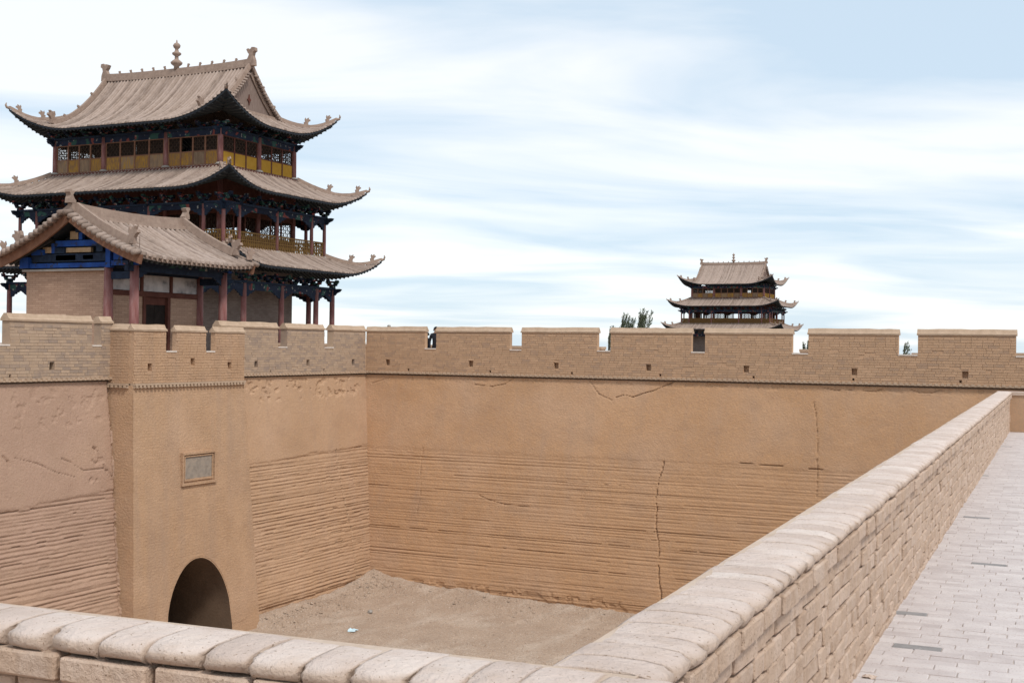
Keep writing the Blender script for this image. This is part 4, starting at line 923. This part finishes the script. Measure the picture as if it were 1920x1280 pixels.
# ------------------------------------------------------------------ people behind the far parapet
def person(name, loc, h, rz, label, bend=0.0):
    me = bpy.data.meshes.new(name); k = h/1.7
    J = {'pel': (0, 0, .92), 'sp': (0, .01, 1.12), 'ch': (0, bend*.5, 1.32), 'nk': (0, bend, 1.47), 'hd': (0, bend*1.2-.01, 1.56), 'tp': (0, bend*1.25-.01, 1.66)}
    V = [('pel', .125), ('sp', .12), ('ch', .135), ('nk', .055), ('hd', .085), ('tp', .075)]; vs = [J[a] for a, _ in V]; rs = [b for _, b in V]; ed = [(0, 1), (1, 2), (2, 3), (3, 4), (4, 5)]
    for sx in (-1, 1):
        b = len(vs); vs += [(sx*.17, bend*.6, 1.40), (sx*.23, .02+bend*.5, 1.16), (sx*.22, -.10+bend, .96), (sx*.21, -.14+bend, .87), (sx*.205, -.17+bend, .80)]; rs += [.062, .048, .036, .032, .02]
        ed += [(2, b), (b, b+1), (b+1, b+2), (b+2, b+3), (b+3, b+4)]
        for fi in range(4): 
            vs.append((sx*(.205-.02+.014*fi), -.19+bend-.004*fi, .775-.006*(fi % 3))); rs.append(.009); ed.append((b+4, len(vs)-1))
        vs.append((sx*.175, -.16+bend, .83)); rs.append(.011); ed.append((b+3, len(vs)-1))
        c = len(vs); vs += [(sx*.09, 0, .88), (sx*.10, -.01, .48), (sx*.10, .02, .09), (sx*.105, -.14, .05)]; rs += [.085, .058, .042, .038]; ed += [(0, c), (c, c+1), (c+1, c+2), (c+2, c+3)]
    me.from_pydata([tuple(q*k for q in v) for v in vs], ed, [])
    o = link(name, me); o.location = loc; o.rotation_euler = (0, 0, rz)
    sk = o.modifiers.new('s', 'SKIN'); o.modifiers.new('d', 'SUBSURF').levels = 2
    for i, r_ in enumerate(rs): o.data.skin_vertices[0].data[i].radius = (r_*k, r_*k)
    o.data.skin_vertices[0].data[0].use_root = True
    dg = bpy.context.evaluated_depsgraph_get(); dg.update(); nm = bpy.data.meshes.new_from_object(o.evaluated_get(dg)); o.modifiers.clear(); o.data = nm
    nm.materials.clear(); nm.materials.append(M['cloth']); nm.materials.append(M['skin'])
    for p in nm.polygons:
        z_ = p.center.z/k; p.use_smooth = True; p.material_index = 1 if z_ > 1.46 or (z_ < .90 and abs(p.center.x/k) > .165) else 0
    hd = Vector(J['hd'])*k; hm = MB(); rows = []
    for i in range(7):
        ph = math.pi*.5*(1-i/6*1.25)+0; rows.append([(hd.x+.098*k*math.cos(ph)*math.cos(a), hd.y+.018*k+.108*k*math.cos(ph)*math.sin(a)+.02*k*(1-math.sin(ph)), hd.z+.035*k+.105*k*math.sin(ph)) for a in [math.pi*2*j/12 for j in range(13)]])
    hm.grid(rows); hm.build('hair', 'hair', o, True)
    fm = MB()
    for sx in (-1, 1):
        fm.tube([hd+Vector((sx*.034, -.088, .0))*k, hd+Vector((sx*.034, -.096, .0))*k], .011*k, 6); fm.tube([hd+Vector((sx*.088, .0, .02))*k, hd+Vector((sx*.10, .01, -.02))*k], .014*k, 6)
    fm.tube([hd+Vector((-.025, -.09, -.055))*k, hd+Vector((.025, -.09, -.055))*k], .006*k, 5); fm.build('eyes_mouth_ears', 'hair', o, True)
    ns = MB(); ns.tube([hd+Vector((0, -.085, .01))*k, hd+Vector((0, -.108, -.025))*k], [.008*k, .014*k], 6); ns.build('nose', 'skin', o, True)
    tag(o, label, 'person', 'people on the far wall walk'); return o
person('person', (-22.64, 40.6, 7.57), 1.73, .5, 'taller person in dark clothes, right of the pair in the first wall gap')
person('person', (-23.06, 40.62, 7.57), 1.53, -.6, 'shorter person in dark clothes, left of the pair in the first wall gap', .0)

# ------------------------------------------------------------------ trees
def poplar(x, y, zb, h, rx, seed, label, lean=.10, nl=6500, group='poplars beyond the courtyard wall', leaf=.085):
    R = random.Random(seed); t = empty('poplar_tree', (x, y, zb)); tag(t, label, 'tree', group)
    def axis(q): return Vector((lean*h*(q**2.2), 0, h*q))
    tb = MB(); tb.tube([axis(q/10) for q in range(11)], [.16*h/11*(1-q/10.6)+.01 for q in range(11)], 8); tk = tb.build('trunk', 'bark', t, True)
    lb = MB(); lf = MB(); br = []
    for k in range(44):
        q = R.uniform(.30, .90); a = R.uniform(0, 6.28); p = axis(q); L = min((1.0-q)*h*R.uniform(.45, .98)+.35, 3.2)
        d = Vector((math.cos(a)*.36*rx+.10, math.sin(a)*.36*rx, .9)).normalized(); pts = [p+d*L*s_+Vector((lean*3.2*L*s_*s_, 0, 0)) for s_ in (0, .5, 1)]
        lb.tube(pts, [.03, .02, .006], 5); br.append(pts)
    lb.build('limbs', 'bark', t)
    for k in range(nl):
        pts = R.choice(br); s_ = R.random()**.7; p = pts[0].lerp(pts[2], s_) if s_ > .5 else pts[0].lerp(pts[1], s_*2)
        sg = .05*rx+.03; p = p+Vector((R.gauss(0, sg), R.gauss(0, sg), R.gauss(0, sg*1.4))); 
        a = Vector((R.gauss(.55, .4), R.gauss(0, .45), R.gauss(1.1, .4))).normalized(); b = a.cross(Vector((R.gauss(0, 1), R.gauss(0, 1), R.gauss(0, 1)))).normalized(); l = leaf*R.uniform(.6, 1.4)
        lf.add([p-a*l, p+b*l*.26, p+a*l, p-b*l*.26], [(0, 1, 2, 3)])
    lf.build('crown', 'leaf', t)
    return t
poplar(-33.15, 90, -.35, 11.6, .52, 5, 'right of the two wind-bent dark poplar crowns above the wall', .05)
poplar(-34.6, 90, -.35, 11.4, .40, 6, 'left of the two wind-bent dark poplar crowns above the wall', .05)
poplar(-35.0, 89, -.35, 10.4, .2, 8, 'thin poplar in the wall gap left of the poplar crowns', .03, 1500)
for i, (x, y, h, lb) in enumerate(((-48.8, 215, 10.6, 'small far tree left of three in the gap right of the distant tower'), (-48.0, 215, 10.9, 'small far tree middle of three in the gap right of the distant tower'), (-47.1, 215, 11.0, 'small far tree right of three in the gap right of the distant tower'), (-25.2, 168, 10.4, 'small far tree in the second gap right of the distant tower'))):
    poplar(x, y, -.35, h-.55, .45, 20+i, lb, .02, 900, 'small trees on the plain', .14)

# ------------------------------------------------------------------ small things lying about
def scrap(name, loc, r, m, label, cat, seed):
    R = random.Random(seed); mb = MB(); rows = []
    for i in range(5):
        rows.append([(r*(j/4-.5)*2*R.uniform(.7, 1.1), r*(i/4-.5)*1.6*R.uniform(.7, 1.1), r*R.uniform(.05, .75)*(1-.5*abs(i-2)/2)) for j in range(5)])
    mb.grid(rows); o = mb.build(name, m); o.location = loc; s_ = o.modifiers.new('t', 'SOLIDIFY'); s_.thickness = .004; tag(o, label, cat); return o
scrap('plastic_bag', (-20.78, 32.34, court_z(-20.78, 32.34)), .15, 'litter', 'pale blue plastic scrap lying on the courtyard soil', 'litter', 3)
wv = way.matrix_world
scrap('mortar_crumb', (-1.37, 7.95, 6.60), .04, 'coping', 'pale crumb of mortar on the walkway at the foot of the parapet', 'rubble', 5)
def rock(loc, r, label, seed):
    R = random.Random(seed); bm = bmesh.new(); bmesh.ops.create_icosphere(bm, subdivisions=2, radius=r)
    for v in bm.verts: v.co *= R.uniform(.8, 1.15); v.co.z *= .7
    me = bpy.data.meshes.new('stone'); bm.to_mesh(me); bm.free(); me.materials.append(M['stone']); o = link('stone', me); o.location = loc; tag(o, label, 'stone'); return o
rock((-21.71, 34.8, court_z(-21.71, 34.8)+.03), .09, 'dark fist-sized stone on the courtyard soil below the wall corner', 1)
rock((-24.05, 39.6, 9.29), .07, 'small stone on top of the first merlon beside the wall corner', 2)
